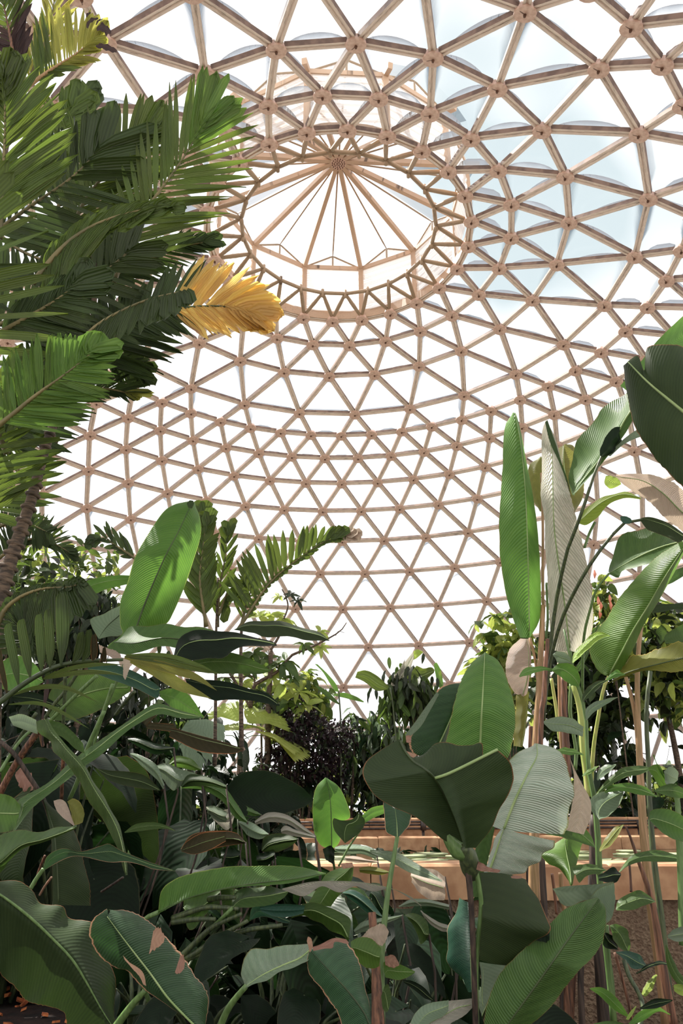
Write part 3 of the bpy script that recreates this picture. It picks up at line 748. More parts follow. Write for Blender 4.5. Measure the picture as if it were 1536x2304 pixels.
leaf(A, 'k7', [(745,670),(726,520),(765,350),(850,200),(960,80),(1040,0),(1150,-70)], [(765,665),(900,520),(1000,400),(1090,290),(1175,150),(1230,60),(1290,-20)],
     'mid', [3.0,2.9,2.8], M=[(752,668),(850,540),(960,400),(1050,270),(1130,130),(1200,30)], e=(.12,-.02), stalk=[(1180,100),(1060,260),(945,420),(850,700),(780,900),(720,1050),(640,1400),(590,1780),(560,2050),(530,2300)], sd=[2.85,2.95,3.3,3.4], sw=[.006,.012,.014,.016], smat='stemd')
leaf(A, 'k7', [(945,395),(950,340),(1000,240),(1050,195),(1090,190)], [(965,405),(1030,380),(1070,330),(1105,300),(1085,250)], 'deep', [2.86,2.84], rib=None, e=(0,.03), name='leaf_sheath')
leaf(A, 'k7', [(1000,395),(1100,290),(1200,215),(1300,150)], [(1020,400),(1110,320),(1210,270),(1320,240)], 'gray', [2.9,2.8], rib=None)
leaf(A, 'k7', [(1060,528),(1200,524),(1330,535),(1450,580),(1600,680)], [(1060,560),(1180,650),(1280,710),(1380,810),(1480,895),(1600,1000)], 'straw', [2.7,2.75,2.8], M=[(1060,545),(1250,575),(1390,660),(1500,770),(1600,860)],
     e=(.02,.06), pleat=.02, n=50, label='pinkish pale drooping leaf', rag=.05)
leaf(A, 'k7', [(985,545),(978,590),(1010,628),(1055,622),(1095,600)], [(990,538),(1030,540),(1075,560),(1098,598)], 'lime', [2.7,2.7], rib=None)
leaf(A, 'k7', [(790,870),(800,830),(880,740),(1000,680),(1120,655),(1238,690)], [(792,878),(850,888),(920,845),(990,760),(1100,700),(1235,706)], 'lime', [3.2,3.1,3.0], m=.35, e=(.05,0), stalk=[(910,870),(870,950),(835,1050)], sd=[3.2])
leaf(A, 'k7', [(1010,1225),(1025,1150),(1050,1050),(1110,960),(1230,915),(1350,905),(1460,960),(1560,1000)], [(1015,1240),(1080,1268),(1110,1210),(1250,1180),(1400,1120),(1560,1010)],
     'mid', [3.1,3.0,2.9], M=[(1012,1232),(1100,1180),(1250,1100),(1400,1040),(1560,1000)], e=(.08,-.03), stalk=[(1012,1232),(930,1330),(900,1400),(880,1480),(830,1700),(820,2100)], sd=[3.1,3.4], sw=[.008,.012])
leaf(A, 'k7', [(1240,838),(1300,832),(1400,860),(1480,905),(1580,980)], [(1235,860),(1290,925),(1400,965),(1480,1005),(1580,1040)], 'dark', [2.9,2.8], m=.25, stalk=[(1250,850),(1160,858),(1100,890),(1000,1000),(850,1210),(700,1500),(620,1740),(570,2000),(540,2300)], sd=[2.9,3.0,3.3,3.4], sw=[.010,.013,.015], smat='stemd')
leaf(A, 'k7', [(1090,830),(1120,825),(1160,840),(1175,865)], [(1092,850),(1110,875),(1150,880),(1172,870)], 'blue', [2.9,2.9], rib=None)
leaf(A, 'k7', [(1560,985),(1440,1055),(1340,1125),(1200,1260),(1070,1440),(960,1580),(895,1690),(888,1820),(930,1930),(1000,1965)], [(1560,1060),(1430,1310),(1330,1480),(1240,1640),(1150,1830),(1100,1925),(1015,1965)],
     'green', [2.55,2.7,2.9], M=[(1560,1020),(1400,1270),(1290,1460),(1180,1640),(1090,1810),(1040,1900),(1008,1965)], e=([.0,.15,.22],.05), n=60, pleat=.012, pk=40, ribw=.010, stalk=[(1008,1965),(970,2060),(930,2280),(900,2480),(880,2800)], sd=[2.9,3.1], sw=[.010,.014], smat='stemy')
leaf(A, 'k8', [(1112,290),(1180,240),(1330,205),(1430,160),(1560,135)], [(1005,435),(1120,392),(1250,345),(1400,350),(1560,355)], 'olive', [2.85,2.7], M=[(1005,432),(1150,355),(1350,300),(1560,250)], e=(.05,.02), rib='ribd', rag=.12)
leaf(A, 'k8', [(1408,150),(1405,100),(1450,60),(1560,0)], [(1410,152),(1470,148),(1520,140),(1560,130)], 'mid', [2.9,2.9], rib=None)
leaf(A, 'k7', [(1280,1500),(1340,1460),(1440,1450),(1560,1450)], [(1282,1515),(1380,1510),(1470,1490),(1560,1495)], 'dark', [3.2,3.2], rib=None)
leaf(A, 'k7', [(1390,1320),(1440,1230),(1560,1180)], [(1392,1325),(1460,1300),(1560,1240)], 'mid', [3.2,3.2], rib=None)
leaf(A, 'k8', [(380,115),(300,200),(275,320),(290,420),(340,500),(378,520)], [(440,118),(458,250),(445,380),(430,500),(400,530)], 'straw', [3.3,3.35], M=[(425,118),(440,250),(428,400),(395,525)], e=(.06,0), pleat=.006, n=50, wave=.02)
leaf(A, 'k8', [(350,520),(345,650),(330,760),(332,880)], [(440,500),(430,650),(415,780),(395,890)], 'olive', [3.35,3.35], m=.9, e=(.03,0))
leaf(A, 'k8', [(890,60),(860,170),(800,280),(755,340)], [(960,-10),(900,120),(860,240),(800,350)], 'mid', [3.4,3.4])
leaf(A, 'k8', [(590,0),(600,100),(640,200),(720,260)], [(690,0),(720,100),(740,200),(735,255)], 'pale', [3.5,3.5], pleat=.02)
for K, pts, r, m_, d in (
  ('k8', [(542,-120),(535,0),(522,300),(508,600),(490,880),(480,1450),(470,2300)], [.014,.020,.024,.028,.03], 'stemt', 3.3),
  ('k8', [(575,120),(560,300),(548,520),(530,640),(520,900)], [.012,.015,.016], 'stemb', 3.25),
  ('k8', [(690,380),(690,600),(705,900),(715,1100)], [.020,.022,.026], 'stemb', 3.6),
  ('k8', [(655,290),(665,700),(680,950)], [.012,.014], 'stemt', 3.65),
  ('k8', [(600,400),(635,620),(660,850)], .011, 'stemy', 3.7),
  ('k8', [(740,430),(735,650),(775,900),(770,1050)], .012, 'stem', 3.7),
  ('k7', [(530,520),(540,900),(540,1300),(545,1700)], .009, 'stemt', 3.35),
  ('k7', [(565,1300),(575,1550),(560,1700)], .008, 'stem', 3.4),
  ('k8', [(1245,-20),(1215,250),(1212,560),(1225,900),(1240,1250),(1265,1600),(1310,2000),(1370,2420),(1430,2900)], [.012,.016,.022,.026,.03], 'stemt', 3.2),
  ('k8', [(1130,390),(1175,560),(1205,740),(1225,1000),(1240,1200)], [.010,.012,.016], 'stemt', 3.22),
  ('k8', [(1305,350),(1283,520),(1275,700),(1290,1000),(1300,1300),(1330,1700),(1390,2200),(1450,2900)], [.012,.013,.016,.02,.026], 'stemd', 3.3),
  ('k8', [(1130,1450),(1170,1550),(1220,1700),(1275,1850),(1330,2050),(1400,2500),(1480,2900)], [.005,.012,.018,.02,.02], 'stemb', 3.1),
  ('k6', [(712,270),(718,400),(722,560),(730,760)], [.035,.038,.038], 'stemk', 3.6),
  ('k6', [(768,290),(775,450),(782,620),(770,900),(790,1250)], [.018,.02,.022], 'stemk', 3.55),
  ('k6', [(825,400),(840,520),(850,620)], .009, 'stemb', 3.7),
  ('k6', [(1045,80),(1050,300),(1045,520),(1080,800),(1115,1260)], [.022,.026,.034,.04], 'stemk', 3.5),
  ('k6', [(930,860),(920,1000),(905,1260)], [.034,.034], 'stemb', 3.5),
  ('k6', [(985,850),(980,1000),(990,1260)], [.016,.018], 'stemk', 3.45),
  ('k6', [(880,900),(880,1260)], [.014,.014], 'stemk', 3.5),
  ('k6', [(1245,350),(1255,500)], [.008,.010], 'stemb', 4.2),
  ('k6', [(1165,830),(1200,950),(1240,1100),(1270,1260)], .008, 'stemb', 3.4),
  ('k6', [(870,395),(880,520),(895,610)], [.013,.014], 'stemt', 3.6),
  ('k8', [(455,740),(450,900)], [.014,.014], 'stemb', 3.9)):
    stalk(A, K, pts, [d, d], np.atleast_1d(r)*.78, m_, name='cane')

# --- dark leaf entering at the top right
T_ = plant('banana_plant', 'huge dark green banana leaf hanging in from the edge at the upper right', 'plant', 'f', 1700, 2300, 2.2)
leaf(T_, 'f', [(1411,815),(1407,870),(1424,950),(1458,1010),(1500,1060),(1550,1110),(1640,1180)], [(1413,812),(1436,800),(1450,835),(1453,782),(1500,778),(1560,786),(1700,830)], 'dark', [1.9,1.85,1.8], M=[(1412,814),(1455,858),(1505,900),(1560,945),(1690,1050)], e=(.10,.02), n=60, camber=.12, ribw=.010, rag=.02, stalk=[(1690,1050),(1730,1400),(1720,2300)], sd=[1.8,2.1,2.2], sw=.018)
leaf(T_, 'f', [(1395,868),(1440,815),(1480,765),(1560,690),(1640,640)], [(1412,880),(1450,850),(1500,810),(1560,770),(1640,740)], 'green', [2.1,2.1], rib=None)

# --- foreground plant right of centre
B = plant('canna_plant', 'foreground broad-leaved plant with a huge folded dark leaf and upright paddle', 'plant', 'k6', 412, 1217, 2.2)
leaf(B, 'k5', [(888,210),(800,285),(730,400),(680,560),(640,760),(618,870),(640,980),(740,1040)], [(898,210),(980,258),(1035,370),(1082,500),(1102,680),(1085,840),(1045,940),(960,1030)],
     'green', [2.35,2.3,2.35], M=[(892,211),(880,450),(866,700),(858,900),(850,1040)], e=(.08,.08), n=50, ribw=.009, pleat=.008, pk=36, tip=0)
leaf(B, 'k5', [(720,420),(640,430),(560,480),(485,620),(410,720),(365,800),(400,905),(500,940)], [(726,425),(690,520),(655,680),(632,830),(620,940)], 'burnt', [2.45,2.5], M=[(724,422),(685,590),(620,750),(575,850),(560,940)], e=(.02,.10), n=50, label='blue-green leaf with yellowed scorched rim')
leaf(B, 'k5', [(560,480),(480,590),(410,690),(340,780)], [(575,500),(520,600),(450,720),(365,800)], 'gray', [2.42,2.42], rib=None, name='folded_rim', wave=.12)
leaf(B, 'k5', [(742,1562),(600,1500),(420,1352),(250,1272),(115,1185),(52,1060),(68,965),(180,880),(298,808)],
     [(758,1562),(800,1350),(850,1100),(885,850),(800,850),(700,852),(610,832),(540,845),(480,905),(400,930),(352,905),(345,860),(308,810)],
     'dark', [2.0,1.95,1.9,1.95], M=[(750,1562),(690,1370),(610,1190),(545,1080),(470,1010),(400,965),(340,890),(302,812)], e=([0,-.06,-.08,0],[0,.06,.10,.0]), n=90, wave=.02, camber=.04, rib='ribd', ribw=.006, rag=.0, label='huge folded dark leaf with reddish notched rim')
leaf(B, 'k5', [(755,1562),(690,1370),(615,1190),(572,1110),(545,1078)], [(830,1562),(925,1440),(1000,1290),(1080,1130),(1095,1060),(1062,965),(980,880)], 'dark', [1.96,1.88,1.86], m=0.0, e=(0,[0,.04,.02]), n=50, rib=None, wave=.02, camber=.05, name='leaf', rag=.0)
stalk(B, 'k5', [(548,1078),(620,1055),(720,1010),(840,950),(930,905),(980,880)], [1.86,1.88], .0035, 'rib', name='leaf_edge', label='pale folded leaf rim')
leaf(B, 'k5', [(1246,838),(1150,890),(1060,950),(1010,1080),(960,1250),(920,1400)], [(1254,838),(1390,880),(1470,1010),(1502,1170),(1480,1320),(1432,1465)], 'sheen', [2.3,2.25,2.25], M=[(1250,838),(1250,930),(1180,1060),(1100,1230),(1045,1370),(1020,1440)], e=(.08,[0,.1,.12]), n=50, ribw=.008, rag=.02)
leaf(B, 'k5', [(1000,1430),(960,1500),(930,1600),(890,1720),(880,1760)], [(1390,1515),(1340,1570),(1255,1655),(1170,1720),(1080,1755)], 'sheen', [2.25,2.25], M=[(1022,1430),(1000,1490),(965,1600),(930,1700),(915,1750)], e=(.03,.10), n=40, ribw=.008, rag=.0)
leaf(B, 'k5', [(940,1380),(880,1450),(830,1560),(815,1700),(800,1900)], [(965,1400),(935,1550),(900,1720),(880,1900)], 'mid', [2.4,2.4], rib=None)
leaf(B, 'k6', [(432,392),(445,500),(445,650),(432,780),(432,870)], [(685,430),(760,560),(808,660),(812,715),(720,775),(590,900)], 'dark', [2.08,2.02,2.05], m=.02, e=(0,[.05,-.05,0]), rib=None, n=40, wave=.03, label='hanging dull green torn leaf', rag=.0)
stalk(B, 'k6', [(452,660),(560,690),(680,705),(760,700),(808,695)], [2.06,1.99], .005, 'ribd', name='midrib')
leaf(B, 'k6', [(735,705),(770,690),(812,690)], [(740,765),(790,775),(812,800)], 'deep', [2.0,2.0], rib=None, wave=.1)
leaf(B, 'k6', [(455,1225),(480,1080),(560,920),(680,800),(800,685),(900,590),(1000,545),(1072,530)], [(690,1240),(830,1110),(950,950),(1045,855),(1102,760),(1118,640),(1110,575),(1082,536)], 'mid', [2.0,1.95,2.0], M=[(570,1240),(700,1060),(800,920),(900,775),(1000,640),(1076,536)], e=(.06,.03), rib='ribd', ribw=.006, tip=1, n=50)
leaf(B, 'k6', [(430,880),(440,960),(440,1060),(450,1130)], [(575,900),(560,960),(500,1050),(455,1130)], 'gray', [2.3,2.3], m=.1)
leaf(B, 'k6', [(330,530),(290,620),(265,700),(250,800),(270,900),(340,980),(385,1045)], [(380,560),(395,700),(398,850),(392,1045)], 'blue', [2.5,2.4], m=.9, e=(.1,0), n=40, label='blue-green leaf curling behind the main stalk')
leaf(B, 'k6', [(45,1225),(110,1150),(220,1100),(390,1078)], [(200,1260),(300,1200),(350,1170),(392,1130)], 'pale', [1.9,2.1], M=[(120,1235),(220,1180),(310,1130),(392,1110)])
leaf(B, 'k6', [(888,208),(820,250),(762,290),(800,340),(870,380),(928,462)], [(990,232),(965,320),(940,440),(930,465)], 'green', [2.9,2.8], M=[(892,210),(905,300),(922,380),(930,464)], e=(.05,.03))
leaf(B, 'k8', [(730,955),(760,1100),(745,1300),(705,1480)], [(765,1050),(830,1170),(882,1280),(875,1400),(830,1510)], 'straw', [2.5,2.5], pleat=.02, rag=.02, rib=None)
leaf(B, 'k6', [(828,482),(900,468),(990,462),(1080,455),(1160,445)], [(870,560),(925,580),(1010,545),(1110,590),(1115,680)], 'gray', [2.5,2.4], M=[(830,485),(920,500),(1000,470),(1040,520),(1140,560)], rib=None)
leaf(B, 'k6', [(1030,530),(1080,480),(1160,450)], [(1115,680),(1150,640),(1168,560)], 'gray', [2.4,2.35], rib=None)
leaf(B, 'k6', [(390,320),(415,330),(450,345),(480,365),(540,380)], [(385,360),(430,385),(480,390),(530,395),(545,385)], 'rose', [2.0,1.98], rib=None, wave=.3, wk=4, name='dry_sheath')
leaf(B, 'k6', [(600,415),(625,410),(660,415)], [(605,425),(635,428),(662,425)], 'rose', [2.02,2.02], rib=None, name='dry_rim')
leaf(B, 'k5', [(345,785),(372,782),(385,800)], [(350,830),(370,835),(382,825)], 'rose', [1.93,1.93], rib=None, name='dry_rim')
leaf(B, 'k5', [(350,890),(380,900),(420,915)], [(365,915),(395,935),(418,925)], 'rose', [1.93,1.93], rib=None, name='dry_rim')
stalk(B, 'k6', [(355,270),(368,370),(380,500),(390,650),(398,850),(405,1050),(412,1260)], [2.0,2.1], [.009,.007,.007,.008], 'stemk', name='main_stalk')
stalk(B, 'k6', [(400,340),(430,480),(440,580),(425,750),(412,900),(412,1060),(415,1260)], [2.02,2.1], [.006,.006,.007], 'stem', name='side_stalk')
stalk(B, 'k5', [(610,1400),(630,1480),(700,1570),(760,1600),(800,1640)], [1.97,2.0], [.004,.014,.022,.018], 'stem', name='sheath')
stalk(B, 'k5', [(750,1550),(770,1600),(790,1680),(800,1760)], [1.97,2.05], [.010,.024,.026,.014], 'stemd', name='sheath')

# --- ginger with small bright leaves beside the tall clump
G = plant('ginger_plant', 'leafy ginger with small fresh green leaves spaced up yellow-green stems', 'plant', 'k6', 1180, 1217, 2.9)
stalk(G, 'k8', [(755,450),(790,560),(815,700),(828,900),(850,1060),(870,1240)], [2.9,2.9], [.010,.014,.016], 'stemy', name='stem')
stalk(G, 'k8', [(690,50),(740,280),(800,480),(845,640),(850,800),(860,1000),(880,1120),(905,1260),(930,1500),(940,1750),(965,2100),(1010,2500),(1050,2900)], [2.85,2.9], [.004,.006,.010,.012,.011,.012], 'stem', name='stem')
for L, R, m_, K in (
  ([(748,285),(760,220),(840,130),(925,65),(1015,95)], [(755,290),(810,240),(890,165),(960,110),(1015,97)], 'lime', 'k8'),
  ([(612,225),(650,205),(720,230),(745,290)], [(615,235),(650,290),(700,290),(742,294)], 'gray', 'k8'),
  ([(372,385),(400,335),(470,315),(560,318),(622,335)], [(376,390),(440,375),(540,345),(622,350)], 'green', 'k8'),
  ([(605,330),(680,280),(770,320),(803,380),(800,460)], [(612,348),(680,400),(730,440),(798,462)], 'bright', 'k8'),
  ([(820,565),(830,500),(900,430),(1000,405)], [(825,566),(890,520),(955,450),(1002,412)], 'dark', 'k8'),
  ([(990,400),(1030,360),(1065,338),(1125,372)], [(995,415),(1050,395),(1085,385),(1125,374)], 'bright', 'k8'),
  ([(843,695),(850,610),(930,560),(1070,530)], [(850,696),(905,640),(975,595),(1070,534)], 'gray', 'k8'),
  ([(546,705),(620,675),(740,680),(830,745)], [(550,722),(600,770),(700,785),(828,812)], 'gray', 'k8'),
  ([(640,905),(700,890),(780,910),(832,945)], [(645,925),(720,945),(790,940),(830,948)], 'green', 'k8'),
  ([(818,1090),(860,1050),(935,1018)], [(822,1096),(890,1070),(935,1022)], 'green', 'k8'),
  ([(925,1120),(930,1060),(980,1015),(1060,1010)], [(930,1125),(980,1090),(1030,1050),(1060,1014)], 'gray', 'k8'),
  ([(915,1222),(980,1140),(1080,1050),(1180,1020),(1298,1030)], [(920,1228),(1000,1175),(1120,1105),(1220,1085),(1298,1055)], 'mid', 'k8'),
  ([(978,1207),(1030,1155),(1180,1145),(1280,1180),(1352,1238)], [(983,1212),(1100,1200),(1200,1222),(1352,1242)], 'bright', 'k8'),
  ([(935,1402),(868,1310),(900,1230),(1000,1200),(1112,1200)], [(938,1404),(1010,1375),(1085,1300),(1115,1212)], 'gray', 'k8'),
  ([(560,1498),(690,1470),(720,1410),(820,1440),(880,1520),(914,1600)], [(562,1505),(700,1535),(820,1572),(910,1604)], 'mid', 'k8'),
  ([(940,1625),(980,1540),(1050,1460),(1112,1435)], [(945,1630),(1020,1590),(1080,1510),(1112,1440)], 'olive', 'k8'),
  ([(1080,1775),(1120,1710),(1190,1650),(1320,1620),(1450,1640),(1560,1695)], [(1085,1780),(1160,1725),(1280,1700),(1400,1706),(1560,1700)], 'mid', 'k8'),
  ([(745,1740),(820,1720),(920,1725),(990,1760)], [(800,1855),(860,1800),(930,1790),(992,1765)], 'mid', 'k8'),
  ([(935,1800),(990,1770),(1040,1740),(1095,1790)], [(940,1840),(1000,1850),(1060,1850),(1095,1800)], 'deep', 'k8'),
  ([(1170,592),(1190,540),(1300,490),(1385,550)], [(1175,600),(1260,598),(1330,572),(1385,554)], 'mid', 'k6'),
  ([(1140,680),(1180,675),(1235,710),(1250,800),(1240,825)], [(1142,690),(1160,760),(1200,810),(1238,828)], 'mid', 'k6'),
  ([(1172,825),(1230,820),(1300,840),(1342,905)], [(1176,832),(1220,870),(1270,920),(1340,908)], 'blue', 'k6'),
  ([(1310,1050),(1340,990),(1390,945)], [(1330,1070),(1370,1030),(1396,955)], 'lime', 'k6'),
  ([(1120,720),(1170,750),(1185,800)], [(1100,740),(1110,800),(1180,815)], 'deep', 'k6'),
  ([(1280,940),(1350,890),(1420,875),(1485,900)], [(1285,945),(1360,910),(1420,895),(1484,904)], 'deep', 'k6')):
    leaf(G, K, L, R, m_, [2.75, 2.8], n=20, col=3, e=(.02, -.01), ribw=.003, wave=.06, camber=.15)
stalk(G, 'k6', [(1120,680),(1130,850),(1150,1000),(1165,1260)], [2.9,2.9], .009, 'stem', name='stem')
G2 = plant('ginger_shoot', 'short ginger shoot with lime leaves low by the rough wall', 'plant', 'k6', 1250, 1217, 2.6)
stalk(G2, 'k6', [(1215,870),(1245,960),(1300,1060),(1320,1150),(1290,1260)], [2.75,2.65], .007, 'stemd', name='stem')
for L, R, m_ in (
  ([(1030,1022),(1100,1020),(1180,1080),(1245,1180)], [(1032,1028),(1090,1070),(1160,1140),(1243,1184)], 'bright'),
  ([(1240,1215),(1300,1150),(1390,1120),(1468,1165)], [(1245,1225),(1320,1200),(1400,1150),(1466,1168)], 'bright'),
  ([(1225,1190),(1250,1150),(1282,1118)], [(1240,1195),(1262,1165),(1282,1122)], 'lime'),
  ([(1050,1215),(1130,1200),(1200,1210),(1250,1240)], [(1060,1225),(1130,1240),(1200,1245),(1248,1245)], 'mid'),
  ([(1300,1130),(1380,1080),(1480,1085)], [(1305,1138),(1400,1130),(1480,1092)], 'deep')):
    leaf(G2, 'k6', L, R, m_, [2.55, 2.6], n=18, col=3, ribw=.003, camber=.15)
G3 = plant('ginger_plant', 'ginger at the right margin with broad glossy leaves and a pointed bud', 'plant', 'f', 1560, 2290, 2.6)
for K, L, R, m_ in (
  ('k8', [(1290,1035),(1340,1010),(1380,1030),(1420,1170)], [(1296,1060),(1330,1110),(1370,1165),(1418,1175)], 'bright'),
  ('k8', [(1400,1060),(1450,1025),(1500,1060),(1500,1120)], [(1405,1080),(1410,1140),(1440,1165),(1498,1125)], 'gray'),
  ('k8', [(1330,1195),(1400,1160),(1480,1150),(1560,1200)], [(1335,1205),(1420,1235),(1490,1250),(1560,1250)], 'mid'),
  ('k8', [(1298,1400),(1305,1340),(1390,1325),(1470,1340),(1560,1400)], [(1302,1410),(1370,1480),(1460,1540),(1560,1570)], 'mid'),
  ('k8', [(1330,940),(1350,1000),(1400,1080),(1440,1170)], [(1322,945),(1370,1060),(1420,1140),(1436,1175)], 'bright'),
  ('k6', [(1440,790),(1450,900),(1490,980),(1560,1050)], [(1445,785),(1480,860),(1520,940),(1560,980)], 'mid'),
  ('k6', [(1452,735),(1490,700),(1560,680)], [(1455,750),(1500,770),(1560,765)], 'gray'),
  ('k6', [(1485,1005),(1510,1000),(1560,1010)], [(1490,1040),(1520,1060),(1560,1070)], 'lime')):
    leaf(G3, K, L, R, m_, [2.45, 2.5], n=22, col=4, ribw=.004, camber=.12)
stalk(G3, 'k8', [(1470,1150),(1500,1300),(1500,1450),(1520,1700),(1540,2300)], [2.6,2.6], [.008,.012,.014], 'stem', name='stem')

# --- bright young leaf in the middle
D = plant('young_banana', 'small plant with one upright bright yellow-green leaf before the pond wall', 'plant', 'k4', 900, 700, 4.2)
leaf(D, 'k4', [(850,-2),(800,48),(780,120),(777,230),(790,330),(825,390),(880,410)], [(856,0),(925,50),(968,130),(992,220),(960,245),(905,250),(935,330),(925,380),(890,410)], 'bright', [4.0,4.0], M=[(853,0),(876,120),(884,270),(886,410)], rib='ribd', ribw=.006, n=50, label='upright bright yellow-green leaf', e=(.04,.04), stalk=[(886,408),(895,480),(905,560),(900,700)], sd=[4,4.2], rag=.0)
leaf(D, 'k4', [(960,375),(900,300),(895,235),(940,245),(1000,240),(1040,205)], [(962,378),(1030,330),(1072,280),(1075,240),(1045,205)], 'dark', [3.8,3.8], n=30, stalk=[(1045,310),(985,400),(925,510)], sd=[3.9], sw=.008)
leaf(D, 'k4', [(1055,225),(1110,175),(1190,155)], [(1075,262),(1130,230),(1190,205)], 'bright', [3.9,4.0], rib=None)
leaf(D, 'k4', [(835,410),(880,390),(905,420)], [(850,470),(880,490),(900,500)], 'deep', [3.95,4], rib=None)
# --- thin upright stalk with pale leaf and cut brown stake
Y = plant('canna_plant', 'thin tall green stalk topped by a pale leaf with orange scorched tips', 'plant', 'k4', 1175, 1418, 2.3)
leaf(Y, 'k4', [(1182,140),(1190,240),(1200,310),(1262,345)], [(1345,222),(1335,270),(1310,300),(1268,346)], 'burnt', [2.5,2.4], M=[(1250,180),(1260,260),(1264,345)], n=30, stalk=[(1264,340),(1245,450),(1212,650),(1188,850),(1172,1060),(1172,1440)], sd=[2.4,2.3], sw=[.010,.013,.016,.018], rag=.02)
leaf(Y, 'k4', [(1105,415),(1250,428),(1350,478),(1450,540),(1522,592)], [(1108,430),(1250,500),(1350,552),(1520,600)], 'gray', [2.9,2.6], n=30, ribw=.004)
stake = plant('wooden_stake', 'reddish brown cut stake standing beside the thin green stalk', 'stake', 'k4', 1150, 1418, 2.25)
stalk(stake, 'k4', [(1117,775),(1128,900),(1140,1100),(1155,1440)], [2.3,2.25], [.011,.012,.018], 'stemb', name='shaft', label='rough reddish brown shaft')

# --- low canna group, centre bottom
E_ = plant('canna_plant', 'low plant sending long arching paddle leaves across the centre', 'plant', 'k4', -20, 1330, 2.9)
leaf(E_, 'k4', [(-115,770),(-95,660),(-30,595),(100,542),(300,515),(500,504),(700,515),(852,546)], [(-110,780),(0,722),(100,682),(250,645),(400,626),(650,606),(852,552)], 'bright', [2.7,2.6,2.8], M=[(-112,775),(30,705),(200,655),(400,615),(650,585),(852,549)], e=(.08,-.02), n=50, rib='ribd', ribw=.005, wave=.02, tip=1, stalk=[(-112,775),(-170,800),(-250,900),(-200,1200),(-60,1500)], sd=[2.7,2.9], sw=.012)
leaf(E_, 'k4', [(312,745),(315,690),(350,645),(450,630),(560,630),(640,650)], [(315,752),(420,745),(530,735),(600,700),(640,655)], 'mid', [2.6,2.7], e=(.05,0), n=36, stalk=[(315,750),(200,860),(100,960),(10,1050),(-60,1400)], sd=[2.6,2.85], sw=.010)
leaf(E_, 'k4', [(600,638),(760,600),(900,594),(1050,600),(1200,628),(1330,678),(1402,735)], [(602,645),(725,682),(830,625),(930,662),(1020,625),(1120,655),(1230,640),(1330,692),(1400,738)], 'pale', [2.55,2.5], m=.12, n=60, rag=.0, label='silvery scalloped leaf seen edge-on', wave=.12, wk=6)
leaf(E_, 'k4', [(1005,498),(900,530),(850,560),(800,640),(750,725)], [(1012,510),(1000,590),(940,660),(880,742)], 'green', [2.9,2.9], e=(.04,.04))
leaf(E_, 'k4', [(935,495),(970,490),(1005,488)], [(950,525),(985,520),(1010,515)], 'rose', [2.88,2.88], rib=None, wave=.3, name='dry_tip')
leaf(E_, 'k4', [(412,815),(430,745),(500,740),(560,770),(660,830)], [(418,820),(500,800),(600,835),(665,838)], 'blue', [2.7,2.7])
leaf(E_, 'k4', [(470,745),(560,728),(650,728),(732,735)], [(480,770),(560,800),(650,800),(722,782)], 'blue', [2.6,2.6], rib=None, camber=.5, label='rolled tube-like leaf')
leaf(E_, 'k4', [(720,725),(800,722),(900,760),(990,810),(985,920)], [(640,830),(740,800),(850,860),(940,910),(980,935)], 'mid', [2.8,2.7], e=(0,.08), n=36)
leaf(E_, 'k4', [(560,860),(680,800),(780,810),(900,870),(980,930)], [(565,870),(680,900),(800,960),(900,960),(985,940)], 'deep', [2.85,2.85])
for sx in ([(365,785),(200,860),(90,960),(20,1030)], [(400,825),(230,920),(100,1010),(40,1040)], [(600,850),(350,890),(150,1000),(45,1045)], [(350,755),(180,745),(80,770),(-30,810)], [(330,690),(250,690),(180,700)], [(215,815),(100,815),(-30,830)]):
    stalk(E_, 'k4', sx, [2.6,2.7], [.006,.008,.010], 'stemd', name='petiole')
E2 = plant('canna_plant', 'plant of round-shouldered leaf and brown-rimmed dark leaf at bottom centre', 'plant', 'k4', 240, 1418, 2.0)
leaf(E2, 'k4', [(388,1198),(361,1120),(380,1040),(450,985),(550,972),(600,978),(700,950),(772,962)], [(392,1205),(500,1170),(610,1110),(740,1062),(768,1000)], 'gray', [1.95,2.0], M=[(390,1202),(480,1140),(600,1082),(700,1040),(770,985)], e=(.08,-.03), n=40, ribw=.004, rag=.02, stalk=[(390,1202),(340,1260),(290,1330),(245,1430)], sd=[1.95,2], sw=[.010,.014], label='pale dull green cupped leaf')
leaf(E2, 'k4', [(755,1000),(742,1065),(770,1150),(850,1250),(930,1380),(965,1450)], [(785,990),(880,945),(950,935),(1012,990),(1050,1090),(1082,1200),(1100,1320),(1108,1440)], 'burnt', [1.95,1.9], M=[(768,998),(870,1110),(980,1230),(1070,1350),(1110,1440)], e=(.03,.08), n=50, rib='ribd', ribw=.004, label='dark leaf with scorched brown rim', rag=.05)
leaf(E2, 'k4', [(775,975),(830,955),(890,925),(960,928),(985,950)], [(780,998),(840,985),(890,980),(905,945),(980,958)], 'rose', [1.88,1.88], rib=None, wave=.2, name='dry_rolled_rim')
leaf(E2, 'k4', [(742,940),(750,915),(770,930),(778,975)], [(752,975),(760,1005),(770,990),(776,978)], 'rose', [1.9,1.9], rib=None, name='dry_tip')
leaf(E2, 'k4', [(995,945),(1040,920),(1110,925),(1170,980)], [(1000,1010),(1060,1080),(1120,1100),(1160,1085)], 'green', [2.2,2.2], e=(.02,.02))
leaf(E2, 'k4', [(1060,915),(1110,865),(1180,840),(1215,885)], [(1070,925),(1120,940),(1180,965),(1212,900)], 'straw', [2.25,2.25], rib=None, wave=.25, rag=.15, name='dead_leaf')
leaf(E2, 'k4', [(1185,1110),(1190,1060),(1280,1075),(1365,1115)], [(1195,1150),(1270,1165),(1320,1150),(1362,1125)], 'green', [2.3,2.3])
leaf(E2, 'k4', [(1190,1030),(1240,1020),(1270,1060)], [(1195,1080),(1240,1095),(1275,1080)], 'rose', [2.28,2.28], rib=None, name='dry_tip', wave=.2)
